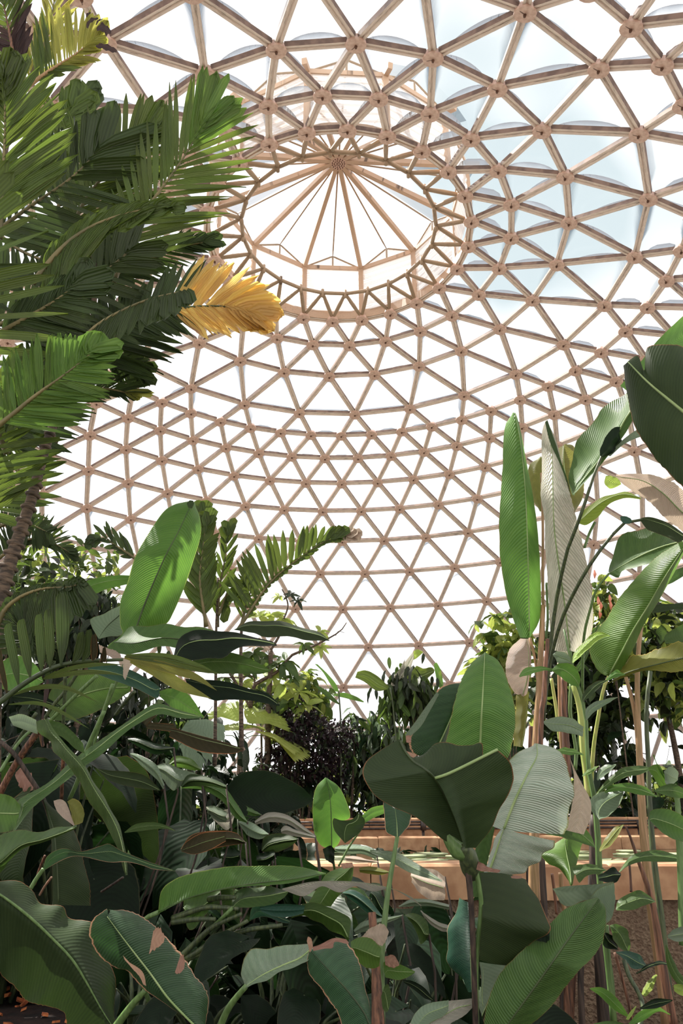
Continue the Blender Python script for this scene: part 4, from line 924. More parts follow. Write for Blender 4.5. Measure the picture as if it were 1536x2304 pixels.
leaf(E2, 'k4', [(1190,1200),(1210,1190),(1230,1260),(1215,1330)], [(1170,1260),(1180,1330),(1200,1350),(1212,1340)], 'mid', [2.2,2.2])
leaf(E2, 'k4', [(1295,1165),(1350,1170),(1420,1210),(1475,1280)], [(1300,1180),(1370,1230),(1420,1270),(1470,1286)], 'deep', [2.4,2.4])
leaf(E2, 'k4', [(1330,1430),(1370,1350),(1440,1300),(1560,1280)], [(1420,1440),(1470,1400),(1520,1380),(1560,1340)], 'gray', [1.9,2.0])

# --- bottom left foreground leaves
H_ = plant('banana_plant', 'foreground banana plant with a huge ribbed leaf in the bottom left corner', 'plant', 'f', -60, 2300, 2.1)
leaf(H_, 'k2', [(-260,1190),(-100,1170),(0,1172),(130,1180),(230,1240),(290,1330),(430,1350),(480,1430),(640,1465),(715,1640),(780,1790),(797,1920),(790,2200)],
     [(-260,1700),(-100,1740),(0,1812),(120,1930),(200,2010),(420,2070),(480,2200)], 'dark', [1.75,1.85,1.9], M=[(-260,1150),(-60,1235),(60,1310),(200,1420),(350,1560),(500,1720),(600,1880),(700,2060),(790,2200)], e=(.12,.04), n=90, col=8, pleat=.014, pk=30, wave=.04, wk=5, ribw=.011, tip=1, rag=.02, rib='stem')
H2 = plant('canna_plant', 'low leaf with torn brown rim and holes, overlapping the corner banana leaf', 'plant', 'k2', 800, 2163, 1.9)
leaf(H2, 'k2', [(738,1366),(640,1440),(618,1520),(650,1620),(700,1710),(800,1775),(880,1795),(960,1880),(1035,1955),(1180,2050),(1290,2120),(1345,2200)],
     [(742,1366),(880,1385),(1010,1440),(1120,1530),(1220,1650),(1330,1780),(1410,1920),(1437,2030),(1425,2200)], 'burnt', [1.75,1.8,1.8], M=[(740,1420),(850,1570),(950,1700),(1050,1830),(1150,1970),(1250,2080),(1370,2200)], e=(.02,.10), n=80, col=8, pleat=.005, pk=40, ribw=.006, rag=.05, stalk=[(1010,1925),(930,2010),(860,2100),(790,2200)], sd=[1.83,1.9], sw=[.010,.015], label='blue-green leaf with torn brown rim')
for L, R in (([(1060,1510),(1100,1495),(1140,1560)], [(1030,1670),(1080,1640),(1130,1600)]), ([(1245,1690),(1262,1685),(1278,1730)], [(1210,1800),(1235,1815),(1272,1780)]), ([(850,1690),(900,1740),(985,1800),(1010,1900)], [(862,1720),(915,1780),(960,1830),(990,1890)])):
    leaf(H2, 'k2', L, R, 'rose', [1.72,1.72], rib=None, wave=.05, n=14, col=3, name='dry_patch', rag=.3)
J = plant('banana_plant', 'shaded plant of narrow strap leaves crossing like an X at the left', 'plant', 'k2', 420, 1700, 3.2)
leaf(J, 'k2', [(90,830),(135,690),(132,612),(340,485),(500,345),(700,190),(900,60),(1080,-50),(1250,-8),(1400,40)], [(95,835),(200,700),(340,575),(560,400),(700,305),(850,160),(960,85),(1100,25),(1250,50),(1400,48)], 'mid', [2.7,2.6,2.7], m=.4, e=(.05,-.02), n=80, pleat=.03, pk=50, wave=.04)
leaf(J, 'k2', [(250,70),(262,150),(350,205),(372,285),(470,375),(540,470),(600,600),(700,740),(790,900),(868,1135)], [(335,55),(405,180),(505,280),(595,390),(655,500),(745,640),(825,800),(862,960),(872,1135)], 'mid', [2.55,2.5,2.5,2.45], m=.75, e=(.02,.06), n=70, wave=.05, wk=5, ribw=.004)
leaf(J, 'k2', [(330,60),(420,80),(500,140),(575,225)], [(335,150),(430,180),(520,260),(585,295)], 'mid', [2.6,2.65], rib=None)
leaf(J, 'k2', [(60,40),(150,20),(250,60)], [(90,100),(200,140),(260,160)], 'gray', [2.6,2.6], rib=None)
leaf(J, 'k2', [(298,608),(320,700),(350,850),(360,1050),(365,1340)], [(320,640),(500,790),(552,950),(592,1080),(622,1250),(628,1345)], 'dark', [2.7,2.6,2.6], m=.15, e=(0,.08), n=50, rib='ribd', ribw=.006)
leaf(J, 'k2', [(370,620),(420,610),(460,640),(490,720),(515,790)], [(375,650),(400,700),(440,740),(480,770),(512,795)], 'straw', [2.5,2.48], rib=None, pleat=.03)
leaf(J, 'k2', [(465,625),(510,604),(560,640),(585,710)], [(475,650),(495,720),(510,785),(570,770)], 'olive', [2.5,2.48], rib=None, pleat=.03)
leaf(J, 'k2', [(-80,880),(0,855),(130,820),(280,835),(400,800),(530,795)], [(-80,1150),(0,1115),(100,1000),(170,945),(300,905),(420,860),(530,802)], 'mid', [2.3,2.2], m=.75, e=(.05,.06), n=44, wave=.05, rag=.04)
leaf(J, 'k2', [(298,1085),(330,1000),(430,950),(560,970),(700,930),(760,918),(850,970),(1000,1030),(1212,1103)], [(310,1098),(400,1045),(500,1005),(600,1010),(750,1045),(880,1042),(1000,1072),(1060,1092),(1212,1108)], 'burnt', [2.4,2.35], m=.4, n=50, wave=.1, wk=4, ribw=.003, rag=.0, stalk=[(300,1090),(250,1160),(210,1230)], sd=[2.4])
leaf(J, 'k2', [(-80,560),(0,570),(80,590),(140,650)], [(-80,820),(0,840),(90,820),(125,760)], 'mid', [2.4,2.4], wave=.06)
leaf(J, 'k2', [(668,395),(760,410),(900,420),(1010,450),(1110,545)], [(672,400),(740,470),(850,510),(980,535),(1105,550)], 'dark', [3.0,3.0])
leaf(J, 'k2', [(860,835),(940,780),(1060,768),(1150,790),(1215,828)], [(862,842),(960,830),(1080,815),(1150,815),(1213,830)], 'mid', [3.0,3.0], ribw=.003)
leaf(J, 'k2', [(1250,960),(1290,900),(1400,840),(1560,830)], [(1255,970),(1340,990),(1450,960),(1560,900)], 'brown', [3.1,3.1])
leaf(J, 'k2', [(100,440),(150,390),(210,430),(232,520)], [(120,490),(150,540),(190,560),(228,545)], 'rose', [3.1,3.1], rib=None, wave=.3, rag=.2, name='dead_leaf')
for q, m_, r in (([(290,100),(150,300),(60,450),(0,570)],'stemb',.012), ([(440,280),(430,450),(425,610)],'stemb',.007), ([(720,0),(660,130),(600,270),(540,470),(480,610)],'stem',.008), ([(0,210),(100,300),(200,450),(300,610),(350,760)],'stemk',.008), ([(300,60),(280,150),(296,240)],'rose' ,.006), ([(0,420),(120,230),(260,90)],'stem',.006), ([(310,1000),(270,1100),(240,1200)],'stemb',.004),([(355,1150),(310,1210),(275,1270)],'rose',.004), ([(850,1150),(700,1250)],'stemk',.004)):
    stalk(J, 'k2', q, [2.7,2.8], r, m_, name='petiole')

# --- left middle: the bright banana leaf and its shaded companions
N_ = plant('banana_plant', 'banana plant with one upright glowing green leaf over dark spreading leaves', 'plant', 'f', 285, 2100, 3.6)
leaf(N_, 'k1', [(1318,84),(1270,92),(1200,110),(1120,170),(1000,350),(930,480),(880,650),(832,780),(830,940),(845,1003),(740,1095),(870,1148)],
     [(1336,90),(1382,200),(1385,330),(1335,500),(1285,650),(1200,850),(1140,940),(1000,1000),(890,1148)], 'bright', [3.3,3.25,3.3,3.35], M=[(1328,90),(1240,280),(1150,450),(1060,650),(980,850),(930,1000),(880,1148)],
     e=(.06,.12), n=70, col=7, rib='ribd', ribw=.008, pleat=.004, pk=60, wave=.015, rag=.0, label='upright glowing green leaf lit from behind', stalk=[(880,1148),(800,1350),(700,1600),(640,1800)], sd=[3.35,3.5])
leaf(N_, 'k1', [(1290,100),(1310,80),(1335,82)], [(1300,130),(1325,135),(1340,105)], 'dark', [3.24,3.24], rib=None, name='leaf_tip')
leaf(N_, 'k1', [(850,1000),(920,955),(1130,938),(1340,955),(1560,985)], [(735,1100),(880,1148),(1100,1090),(1300,1110),(1560,1110)], 'mid', [3.2,3.1], m=.6, e=(.1,0), rib='ribd')
leaf(N_, 'k3', [(-30,560),(0,425),(100,370),(200,360),(350,375),(500,400),(640,440),(682,465)], [(-30,600),(150,560),(300,560),(400,490),(550,472),(682,468)], 'deep', [3.0,2.95], m=.35, e=(.05,-.04), n=44, label='nearly black shaded leaf')
leaf(N_, 'k3', [(388,355),(480,308),(600,298),(700,298),(850,340),(980,380),(1048,430)], [(392,360),(520,382),(600,412),(750,405),(900,432),(1046,436)], 'dark', [3.1,3.0], m=.3, n=44, e=(.04,0), ribw=.004)
leaf(N_, 'k3', [(60,600),(200,520),(350,513),(500,560),(642,638)], [(60,640),(250,662),(450,662),(560,666),(642,645)], 'mid', [3.2,3.1], m=.45, n=36)
leaf(N_, 'k3', [(50,698),(200,705),(350,720),(500,770),(620,800),(704,880)], [(60,725),(230,842),(350,842),(500,848),(620,872),(702,886)], 'deep', [3.1,3.0], m=.3, n=36)
leaf(N_, 'k3', [(-60,1040),(0,1048),(150,1090),(300,1130),(444,1178)], [(-60,1100),(0,1130),(150,1200),(300,1218),(400,1212),(444,1190)], 'brown', [2.9,2.85], m=.2, n=36, label='dark leaf with rusty scorched underside')
leaf(N_, 'k3', [(-40,760),(40,780),(110,850),(180,965)], [(-60,880),(0,930),(80,960),(175,970)], 'green', [3.3,3.3])
leaf(N_, 'k1', [(436,790),(520,680),(650,620),(800,598),(900,598)], [(460,792),(560,778),(620,742),(750,690),(900,655)], 'bright', [3.6,3.5], m=.4, ribw=.003)
leaf(N_, 'k1', [(680,1035),(632,950),(628,900),(720,860),(840,800)], [(690,1035),(760,1020),(850,1005),(850,880)], 'gray', [3.5,3.5], M=[(680,1035),(740,950),(830,870)], rib='ribd', ribw=.003)
leaf(N_, 'k1', [(600,1230),(750,1208),(900,1250),(1050,1330),(1106,1375)], [(620,1262),(750,1312),(950,1385),(1080,1448),(1105,1385)], 'blue', [2.9,2.9], n=30)
leaf(N_, 'k1', [(330,1560),(350,1400),(500,1290),(700,1270),(900,1340)], [(360,1600),(480,1600),(620,1560),(780,1480),(900,1400)], 'mid', [3.6,3.6], m=.5)
leaf(N_, 'k1', [(80,1420),(200,1400),(300,1430),(420,1500)], [(85,1450),(200,1490),(330,1500),(415,1505)], 'deep', [3.3,3.3])
leaf(N_, 'k1', [(1100,1400),(1180,1380),(1300,1440),(1410,1575)], [(1110,1440),(1200,1520),(1320,1570),(1405,1580)], 'green', [3.5,3.5])
leaf(N_, 'k1', [(0,1200),(120,1150),(250,1220),(300,1330)], [(0,1380),(100,1400),(220,1380),(298,1335)], 'green', [3.7,3.7])
for q, m_ in (([(670,1290),(500,1450),(330,1620),(200,1750)],'stem'), ([(780,1350),(730,1500),(650,1700),(600,1820)],'stem'), ([(560,1240),(450,1400),(350,1520),(250,1700)],'stemd'), ([(450,1290),(445,1500),(435,1640)],'stemd'), ([(930,1400),(860,1480),(800,1560)],'stemd'), ([(250,1550),(150,1700),(60,1843)],'stemd')):
    stalk(N_, 'k1', q, [3.2,3.3], .008, m_, name='petiole')
leaf(N_, 'k1', [(325,1318),(305,1400),(298,1500),(285,1600),(290,1780)], [(335,1320),(338,1400),(315,1500),(300,1620),(302,1780)], 'palmb', [2.7,2.7], rib=None, n=20, name='dead_leaf')
leaf(N_, 'k1', [(680,1075),(740,1100),(800,1120),(835,1150)], [(690,1130),(760,1160),(800,1185),(830,1165)], 'straw', [2.9,2.9], rib=None, rag=.2)
leaf(N_, 'k1', [(832,1165),(850,1230),(850,1290),(862,1318)], [(945,1180),(900,1230),(885,1270),(868,1318)], 'straw', [2.85,2.85], rib=None, rag=.2, name='dead_leaf')
leaf(N_, 'k2', [(1070,-20),(980,70),(1060,80),(1200,90)], [(1090,20),(1010,110),(1100,130),(1240,150)], 'brown', [2.9,2.9], rib=None)

# ================================================================ PALMS
P1 = plant('palm', 'leaning palm with ringed grey-brown trunk and drooping feather fronds at the left edge', 'palm', 'f', -30, 1950, 3.2)
stalk(P1, 'f', [(120,955),(95,1030),(75,1110),(45,1200),(15,1290),(-10,1400),(-25,1700),(-30,1950)], [3.3,3.2], [.022,.026,.034,.042,.05,.055], 'bark', name='trunk', k=12)
for i in range(16):
    t = i/16; q = spline([(120,955),(95,1030),(75,1110),(45,1200),(15,1290),(-10,1400)], 60)[int(t*58)]
    p0 = P(q[0], q[1], 3.3-.03*t); dz = np.array([.003, 0, .010])
    part('trunk_ring', P1, *tube_geo([p0-dz, p0, p0+dz], [.024+.024*t, .029+.025*t, .024+.024*t], 10)[:2], MT['bark'])
frond(P1, 'cp', [(0,1180),(10,960),(20,760),(25,600),(20,480),(10,380)], [3.0,2.9,2.8], 26, [260,300,260,150], [420,460,440,330,170], aL=42, aR=[50,48,42,35], mat='palm', w=56, dep=.1, rr=.010)
frond(P1, 'cq', [(-60,1170),(60,1080),(200,965),(340,865),(450,780),(520,720)], [2.6,2.55], 26, [330,340,330,230,140], [420,400,360,270,200], aL=[58,55,45], aR=[40,42,45], mat='palmg', w=46, dep=.08, rr=.010)
frond(P1, 'cq', [(40,1290),(0,1200),(-30,1120),(-60,1000)], [3.1,3.0], 10, None, [420,440,420], aR=[80,75,70], mat='palm', w=44)
frond(P1, 'cq', [(-20,1600),(-30,1450),(-30,1300),(-40,1120)], [3.1,3.0], 15, None, [260,330,380,430,430], aR=[60,72,82,88], mat='palm', w=44, t0=.0)
frond(P1, 'cq', [(-250,400),(-150,350),(-60,280)], [2.7,2.7], 4, None, [300,260], aR=60, mat='palmd', w=50)
frond(P1, 'f', [(-90,900),(-70,760),(-80,620),(-90,480)], [2.6,2.6], 15, None, [190,230,210,170], aR=[95,82,68], mat='palm', w=26, t0=0)
frond(P1, 'f', [(-60,560),(60,470),(160,400),(230,330)], [3.4,3.4], 18, [140,160,110], [180,200,140], mat='palmd', w=20)
frond(P1, 'cq', [(-60,1010),(120,880),(300,790),(420,690),(560,560),(800,440),(1060,375)], [2.75,2.8], 30, None, [200,240,270,280,240,160,80], aR=[125,135,148,155], mat='palmd', w=52, dep=.05, droop=.12)
frond(P1, 'cq', [(-40,640),(100,560),(240,480),(360,400),(440,330)], [2.8,2.8], 18, [200,220,160], [330,320,240], aL=30, aR=[40,45], mat='palmd', w=56)
frond(P1, 'cp', [(160,1400),(300,1230),(450,1120),(640,1050),(800,1030),(870,1040)], [2.9,2.9], 34, [90,110,130,110,70], [300,330,320,250,130], aL=[25,25,20], aR=[140,145,150,155], mat='palm', w=42, droop=.08, a_end=1)
P2 = plant('palm', 'slender palm behind, spreading feathery fronds towards the oculus', 'palm', 'f', -50, 1950, 4.0)
stalk(P2, 'f', [(210,560),(212,700),(185,850),(120,1000),(60,1150),(0,1330),(-40,1600),(-50,1950)], [3.9,4.0], [.018,.02,.026,.04], 'bark', name='trunk')
stalk(P2, 'f', [(262,640),(240,760),(222,880)], [3.6,3.9], [.008,.014], 'stem', name='leaf_sheath')
frond(P2, 'cp', [(560,1400),(640,1180),(740,1010),(850,860),(930,740),(1000,620),(1020,590)], [3.5,3.4,3.3], 25, [120,200,330,460,470,430,270], [330,400,430,420,420,370,200], aL=[50,42,36,22], aR=[58,52,44,22], mat='palm', w=37, dep=.1, blunt=.45, jit=2, tipmat='palmg', tipfrom=.8, a_end=.6)
frond(P2, 'cp', [(330,1180),(420,990),(520,860),(600,780),(660,720),(740,660)], [3.7,3.6], 22, [330,430,430,340,300,180], [420,470,430,300,150], aL=[45,48,50,40], aR=[48,42,35,20], mat='palm', w=42, dep=.08)
frond(P2, 'cp', [(180,900),(260,740),(320,620),(370,545)], [3.9,3.9], 16, [260,250,200,170], [200,190,180,150], aL=[40,48,40], aR=[55,50,30], mat='palm', w=46)
frond(P2, 'cp', [(240,1150),(330,900),(360,760),(380,560)], [4.1,4.1], 16, [160,160,120], [240,260,200], mat='palmd', w=44)
frond(P2, 'cq', [(420,760),(560,650),(700,580),(860,515),(1000,480),(1150,468),(1290,475),(1420,520)], [3.4,3.3], 34, [200,200,230,290,340,340,280,170], [140,160,180,200,220,230,200,150], aL=[60,55,48,30], aR=[45,48,50,30], mat='palmd', w=42, dep=.1, tipmat='palmy', tipfrom=.58, rmat='ribd', t0=.25, a_end=.5)
frond(P2, 'cq', [(480,800),(560,720),(640,640),(740,540)], [3.6,3.6], 16, [260,300,280,200], [330,360,380,330], aL=[60,50], aR=[62,58,55], mat='palmd', w=46)
frond(P2, 'cq', [(380,960),(480,945),(600,930),(740,960)], [3.7,3.7], 18, [150,190,200,130], [110,120,120,60], aL=[35,30,22], aR=[30,22], mat='palmd', w=20, droop=.1, tipmat='palml', tipfrom=.85)
frond(P2, 'cq', [(560,330),(700,260),(850,200),(1000,140),(1150,110)], [3.7,3.6], 24, [150,170,150,110], [230,220,180,120], aL=[40,30], aR=[42,35,25], mat='palmd', w=26)
frond(P2, 'cq', [(470,560),(440,420),(460,250),(520,100)], [3.9,3.9], 18, [200,230,200], [260,260,200], mat='palmd', w=40)
P3 = plant('palm', 'palm at the top left corner with fronds coloured a backlit yellow and shrivelled brown tips', 'palm', 'f', -100, 1950, 4.4)
stalk(P3, 'f', [(20,300),(-30,600),(-80,1200),(-100,1950)], [4.3,4.4], [.02,.03,.05], 'bark', name='trunk')
frond(P3, 't1', [(200,900),(150,640),(110,400),(70,200),(40,60),(10,-60)], [4.2,4.1], 22, [200,220,200,160], [330,420,500,520,460], aL=[55,50], aR=[25,32,38,42], mat='palmb', w=70, rr=.016, tipmat='palm', tipfrom=.62, rmat='stemb')
frond(P3, 't1', [(300,900),(450,790),(600,690),(760,590),(880,500),(1000,430)], [4.3,4.2], 26, [420,560,680,660,560,420,280], [120,180,300,330,220,160], aL=[60,66,62,40], aR=[30,32,35], mat='palm', w=62, rr=.014, tipmat='palml', tipfrom=.42, rmat='stemt')  # backlit yellow glow painted into the outer leaflets
frond(P3, 't1', [(120,800),(60,600),(0,420),(-80,300)], [4.4,4.4], 12, [200,200], [220,240,200], mat='palm', w=60)
frond(P3, 't1', [(250,960),(420,560),(520,300),(560,60),(580,-200)], [4.6,4.6], 20, [300,330,300], [330,400,400], mat='palml', w=60, aL=[35,30], aR=[35,28])
for L, R in (([(1000,470),(1080,455),(1160,480),(1222,520)], [(1010,500),(1080,515),(1150,540),(1220,555)]), ([(1010,300),(1060,240),(1120,270),(1165,320)], [(1015,320),(1080,330),(1110,370),(1160,350)]), ([(905,290),(905,250),(950,190),(1030,185)], [(925,300),(935,260),(970,225),(1030,200)]), ([(900,180),(905,140),(950,125)], [(912,182),(925,160),(952,135)]), ([(1000,260),(1020,210),(1075,195)], [(1012,262),(1035,225),(1075,202)])):
    leaf(P3, 't1', L, R, 'palmb', [4.15, 4.15], rib=None, n=12, col=2, wave=.2, name='withered_tip')
# low palm fronds on the left
P4 = plant('palm', 'low palm with mottled upright leaflets arching across the left side', 'palm', 'f', -120, 2000, 2.5)
fo = part('frond', P4, *tube_geo(to3(spline(px('k1', [(-100,1560),(0,1475),(200,1325),(400,1225),(600,1192),(850,1180)]), 24), prof([2.4,2.45], 24)), [.010,.008,.005], 7)[:2], MT['ribd'])
for (bx_, by_), (tx, ty), w_ in (((50,1420),(0,1110),38), ((130,1370),(60,925),62), ((210,1315),(150,895),66), ((285,1275),(270,860),60), ((345,1248),(335,825),62), ((420,1225),(430,712),88), ((500,1205),(560,985),62), ((570,1195),(615,968),56), ((640,1188),(650,1000),44), ((690,1185),(720,1090),36)):
    mx_, my_ = (bx_+tx)/2+w_*.3, (by_+ty)/2
    L = [(bx_-4,by_),(mx_-w_*.7,my_+60),(tx-w_*.5,ty+60),(tx-w_*.3,ty+12)]; R = [(bx_+4,by_),(mx_+w_*.3,my_+60),(tx+w_*.5,ty+70),(tx+w_*.25,ty)]
    leaf(P4, 'k1', L, R, 'brown' if w_ < 50 else 'palmd', [2.42, 2.38], rib=None, n=18, col=3, camber=.25, name='leaflet', wave=.03)
for pts, w_ in (([(300,1310),(450,1250),(650,1215),(860,1215)],16), ([(300,1315),(500,1275),(700,1268),(850,1290)],18), ([(70,1430),(250,1375),(450,1375),(680,1475)],17), ([(60,1490),(250,1480),(400,1530),(620,1660)],14), ([(860,1160),(1100,1180),(1350,1240),(1530,1280)],26), ([(860,1165),(1100,1220),(1350,1300),(1500,1395)],34), ([(900,1190),(1080,1260),(1250,1360),(1460,1450)],44), ([(870,1150),(1150,1160),(1400,1230),(1500,1290)],22)):
    q = spline(px('k1', pts), 20); tg = np.gradient(q, axis=0); nn_ = np.stack([-tg[:, 1], tg[:, 0]], 1); nn_ /= np.linalg.norm(nn_, axis=1)[:, None]; ww = w_*.326*np.sin(np.linspace(.25, PI, 20))[:, None]
    leaf(P4, 'f', (q-nn_*ww).tolist(), (q+nn_*ww).tolist(), 'palm' if w_ < 30 else 'olive', [2.45, 2.4], rib=None, n=22, col=2, camber=.25, name='leaflet')
frond(P4, 'k1', [(-80,1250),(0,900),(120,760),(300,690),(480,680),(560,650)], [2.9,2.8], 24, [60,80,60], [420,430,380,300,160], aL=30, aR=[60,80,100,120,130], mat='palmd', w=54, droop=.15)
P5 = plant('palm', 'dark feathery palm crown behind the leaning trunk', 'palm', 'f', -20, 1900, 5.0)
frond(P5, 'k1', [(-60,520),(60,430),(160,360),(280,345),(380,380),(500,450)], [5,4.9], 26, [60,120,180,200,120,60], [120,160,180,150,90], aL=[75,70,60,30], aR=[20,25,30], mat='palmd', w=20)
frond(P5, 'k1', [(-60,300),(20,250),(100,230),(220,250),(330,300)], [5,4.9], 18, [130,140,120,80], [240,240,200,100], aL=[70,60], aR=[100,90,70], mat='palmd', w=22)
frond(P5, 'k1', [(-80,100),(-20,60),(80,60),(170,110)], [5.1,5.1], 14, [120,140,100], [240,260,200], mat='palm', w=30)

# ================================================================ MIDDLE DISTANCE
Q1 = plant('palm', 'slender young palm with upright pale fronds beside the glowing leaf', 'palm', 'k3', 190, 1200, 6.2)
stalk(Q1, 'k3', [(275,0),(272,180),(265,350),(260,900),(255,1300)], [6.2,6.2], [.008,.012,.016], 'bark', name='trunk')
frond(Q1, 'k1', [(1430,950),(1400,800),(1380,600),(1400,420),(1420,250)], [6.0,6.0], 12, [200,260,230,110], [260,260,200,150], aL=32, aR=32, mat='palm', w=44, dep=.1)
frond(Q1, 'k3', [(190,340),(180,150),(165,0),(150,-200),(160,-420)], [6.1,6.1], 12, [230,240,200,140], [220,240,200,140], aL=30, aR=32, mat='palm', w=40)
frond(Q1, 'k3', [(275,340),(280,180),(300,0),(330,-160),(340,-300)], [6.25,6.25], 10, [150,160,120], [180,190,150], aL=28, aR=30, mat='palm', w=34)
frond(Q1, 'k3', [(280,260),(330,130),(345,100),(350,200)], [6.2,6.2], 5, None, [120,120], aR=30, mat='palm', w=30)
Q2 = plant('palm', 'small palm with one frond sweeping up to the right against the lattice', 'palm', 'k3', 440, 1200, 6.2)
stalk(Q2, 'k3', [(440,320),(435,600),(440,1200)], [6.2,6.2], [.012,.02], 'bark', name='trunk')
frond(Q2, 'c7', [(-60,520),(0,430),(70,320),(150,230),(250,150),(380,60),(480,20),(570,15)], [6.1,6.2], 26, [240,250,250,220,150,100,60], [30,30,40,60,60,50], aL=[70,62,48,25], aR=20, mat='palm', w=34, tipmat='straw', tipfrom=.9, droop=.03)
frond(Q2, 'k3', [(440,320),(470,200),(500,100),(480,50),(450,60)], [6.2,6.2], 8, [160,160], [100,120], aL=35, mat='palm', w=26)
frond(Q2, 'k1', [(960,500),(860,430),(780,380),(730,340),(650,360)], [6.2,6.2], 8, [100,80], [160,200,160,60], aL=30, aR=[30,35], mat='palmd', w=34)

bush = bushy
c = lambda x, y, d: P(x, y, d)
def ty(x, y, d):  # world x and z of a pixel at distance d
    q = P(x, y, d); return q[0], q[2]
def tree_at(name, label, cat, x0, y0, x1, y1, d, n, ln, kind, mats, **k):
    xa, z1 = ty(x0, y0, d); xb, z0 = ty(x1, y1, d)
    return bushy(name, label, cat, (xa+xb)/2, d, z0, z1, (xb-xa)/2, n, ln, kind, mats, **k)
tree_at('leafy_tree', 'light green leafy tree beyond the leaning palm trunk', 'tree', 20, 1190, 270, 1500, 9, 900, .17, 'small', ['treel','tree','tree'], clump=1, single=60)
tree_at('vine', 'dark leafy vine hanging in shade behind the leaning palm trunk', 'vine', -60, 1260, 260, 1460, 6.6, 420, .17, 'small', ['treed','tree'], single=60)
tree_at('vine', 'dark hanging vine curtain under the bright arching leaf', 'vine', 140, 1330, 270, 1500, 6.2, 260, .13, 'small', ['treed','deep'], single=50, droop=(-1.6,-.8))
# schefflera-like tree with finger leaves
def finger_tree():
    t = plant('umbrella_tree', 'spindly tree with finger-like leaf whorls and a bare forked twig', 'tree', 'k3', 620, 1250, 15.2)
    d = 15.2
    for q, r in (([(620,1300),(625,900),(640,640),(640,500)],[.04,.035,.03]), ([(500,900),(520,760),(560,720),(700,640),(780,540),(900,490),(1020,430),(1120,370),(1165,310)],[.03,.02,.015,.006]), ([(730,290),(760,200),(745,130),(720,80)],[.012,.008]), ([(640,500),(700,400),(730,290)],[.02,.012]), ([(530,740),(520,680),(420,690),(300,690)],[.012,.008]), ([(500,900),(480,860),(360,660)],[.015,.02]), ([(1090,400),(1110,370),(1150,380)],[.004,.003])):
        stalk(t, 'k3', q, [d,d], [q_*1.6 for q_ in r], 'bark', name='branch')
    for (x, y, s, m_) in ((745,575,.36,'tree'),(870,460,.24,'tree'),(560,270,.3,'treel'),(640,260,.25,'treel'),(740,280,.25,'treel'),(520,520,.3,'tree'),(590,560,.3,'tree'),(450,730,.3,'treel'),(560,780,.3,'tree'),(730,740,.34,'treel'),(840,790,.34,'treel'),(430,640,.24,'tree'),(985,370,.2,'treel'),(990,480,.2,'treel'),(700,130,.16,'treel'),(780,120,.16,'treed'),(830,160,.16,'treed'),(700,600,.26,'tree'),(500,610,.26,'tree'),(320,690,.24,'tree'),(610,330,.2,'treel'),(660,690,.26,'treel'),(470,560,.26,'tree'),(560,470,.26,'straw'),(790,690,.2,'tree'),(620,820,.3,'treed'),(880,880,.3,'treel'),(760,860,.3,'tree')):
        (a, b), = px('k3', [(x, y)]); p = P(a, b, d); nl = 7; sp0 = R_.uniform(0, 6)
        for i in range(nl):
            M = orient(p, sp0+i*2*PI/nl, R_.uniform(-.5, .15), R_.gauss(0, .3), s*1.35*R_.uniform(.7, 1.1)) if R_.random() < .5 else Matrix.Translation(Vector(p)) @ Matrix.Rotation(PI/2-.5, 4, 'X') @ Matrix.Rotation(i*2*PI/nl+sp0, 4, 'Z') @ Matrix.Scale(s*1.35*R_.uniform(.7, 1.1), 4)
            link('leaf', ub('lance', m_)[0], t, M)
finger_tree()
def fan_palm(label, K, x, y, d, s, n, m_, fans, by):
    (a, b), = px(K, [(x, by)]); q = P(a, b, d); t = thing('fan_palm', label, 'palm', (q[0], q[1], 0))
    part('trunk', t, *tube_geo([(q[0], q[1], -.02), (q[0]+.02, q[1], 1), tuple(P(*px(K, [(x, y)])[0], d))], [.05,.04,.035], 8)[:2], MT['bark'])
    for fx, fy, rot, sp_, tilt in fans:
        c0 = P(*px(K, [(fx, fy)])[0], d+R_.uniform(-.3, .1)); c1 = P(*px(K, [(x, y)])[0], d); fi = -tilt
        part('petiole', t, *tube_geo([c1, (c0+c1)/2+[0, 0, .05], c0], .008, 5)[:2], MT['stem'])
        V = []; fs = []; UVs = []; nf = 15
        for i in range(nf*2+1):
            an = rot + (i/(nf*2)-.5)*sp_; r = s*R_.uniform(.93, 1.0)*(1 if i % 2 else .93)
            for t_ in (.04, .5, 1.0):
                V.append(c0+np.array([math.cos(an)*r*t_, math.sin(an)*r*t_*math.sin(fi), math.sin(an)*r*t_*math.cos(fi)-.04*(i % 2)*t_-.35*s*t_*t_])); UVs.append((t_, .5))
        for i in range(nf*2):
            b = 3*i; fs += [(b, b+1, b+4, b+3), (b+1, b+2, b+5, b+4)]
        part('fan_leaf', t, V, fs, MT[m_], uv=UVs, smooth=False)
    return t
fan_palm('fan palm with pleated yellow-green leaves left of the dark purple shrub', 'k3', 425, 1130, 14.9, .95, 0, 'treel',
   [(400,1060,1.7,2.0,-.9),(330,1090,2.6,1.6,-1.2),(520,1060,.4,1.7,-1.3),(480,1010,1.0,1.5,-.6),(600,1090,-.1,1.4,-1.3),(420,1000,2.0,1.2,-.4)], 1300)
fan_palm('fan palm with grey-green star leaf by the rusty leaf tip', 'k3', 60, 1200, 6.4, .34, 0, 'gray', [(70,985,-.9,2.4,-.5)], 1400)
tree_at('purple_shrub', 'dark purple fine-leaved shrub in the middle beyond the pond', 'shrub', 590, 1590, 805, 1790, 15.6, 3600, .13, 'small', ['purple','purple','purple','treed'], stems=5, single=40, trunk=.03, zb=0)
tree_at('purple_shrub', 'upper sparse outgrowth of purple foliage left of the spiky tree', 'shrub', 590, 1555, 720, 1650, 16.2, 900, .13, 'small', ['purple','treed'], stems=2, single=20, trunk=.025, zb=0)
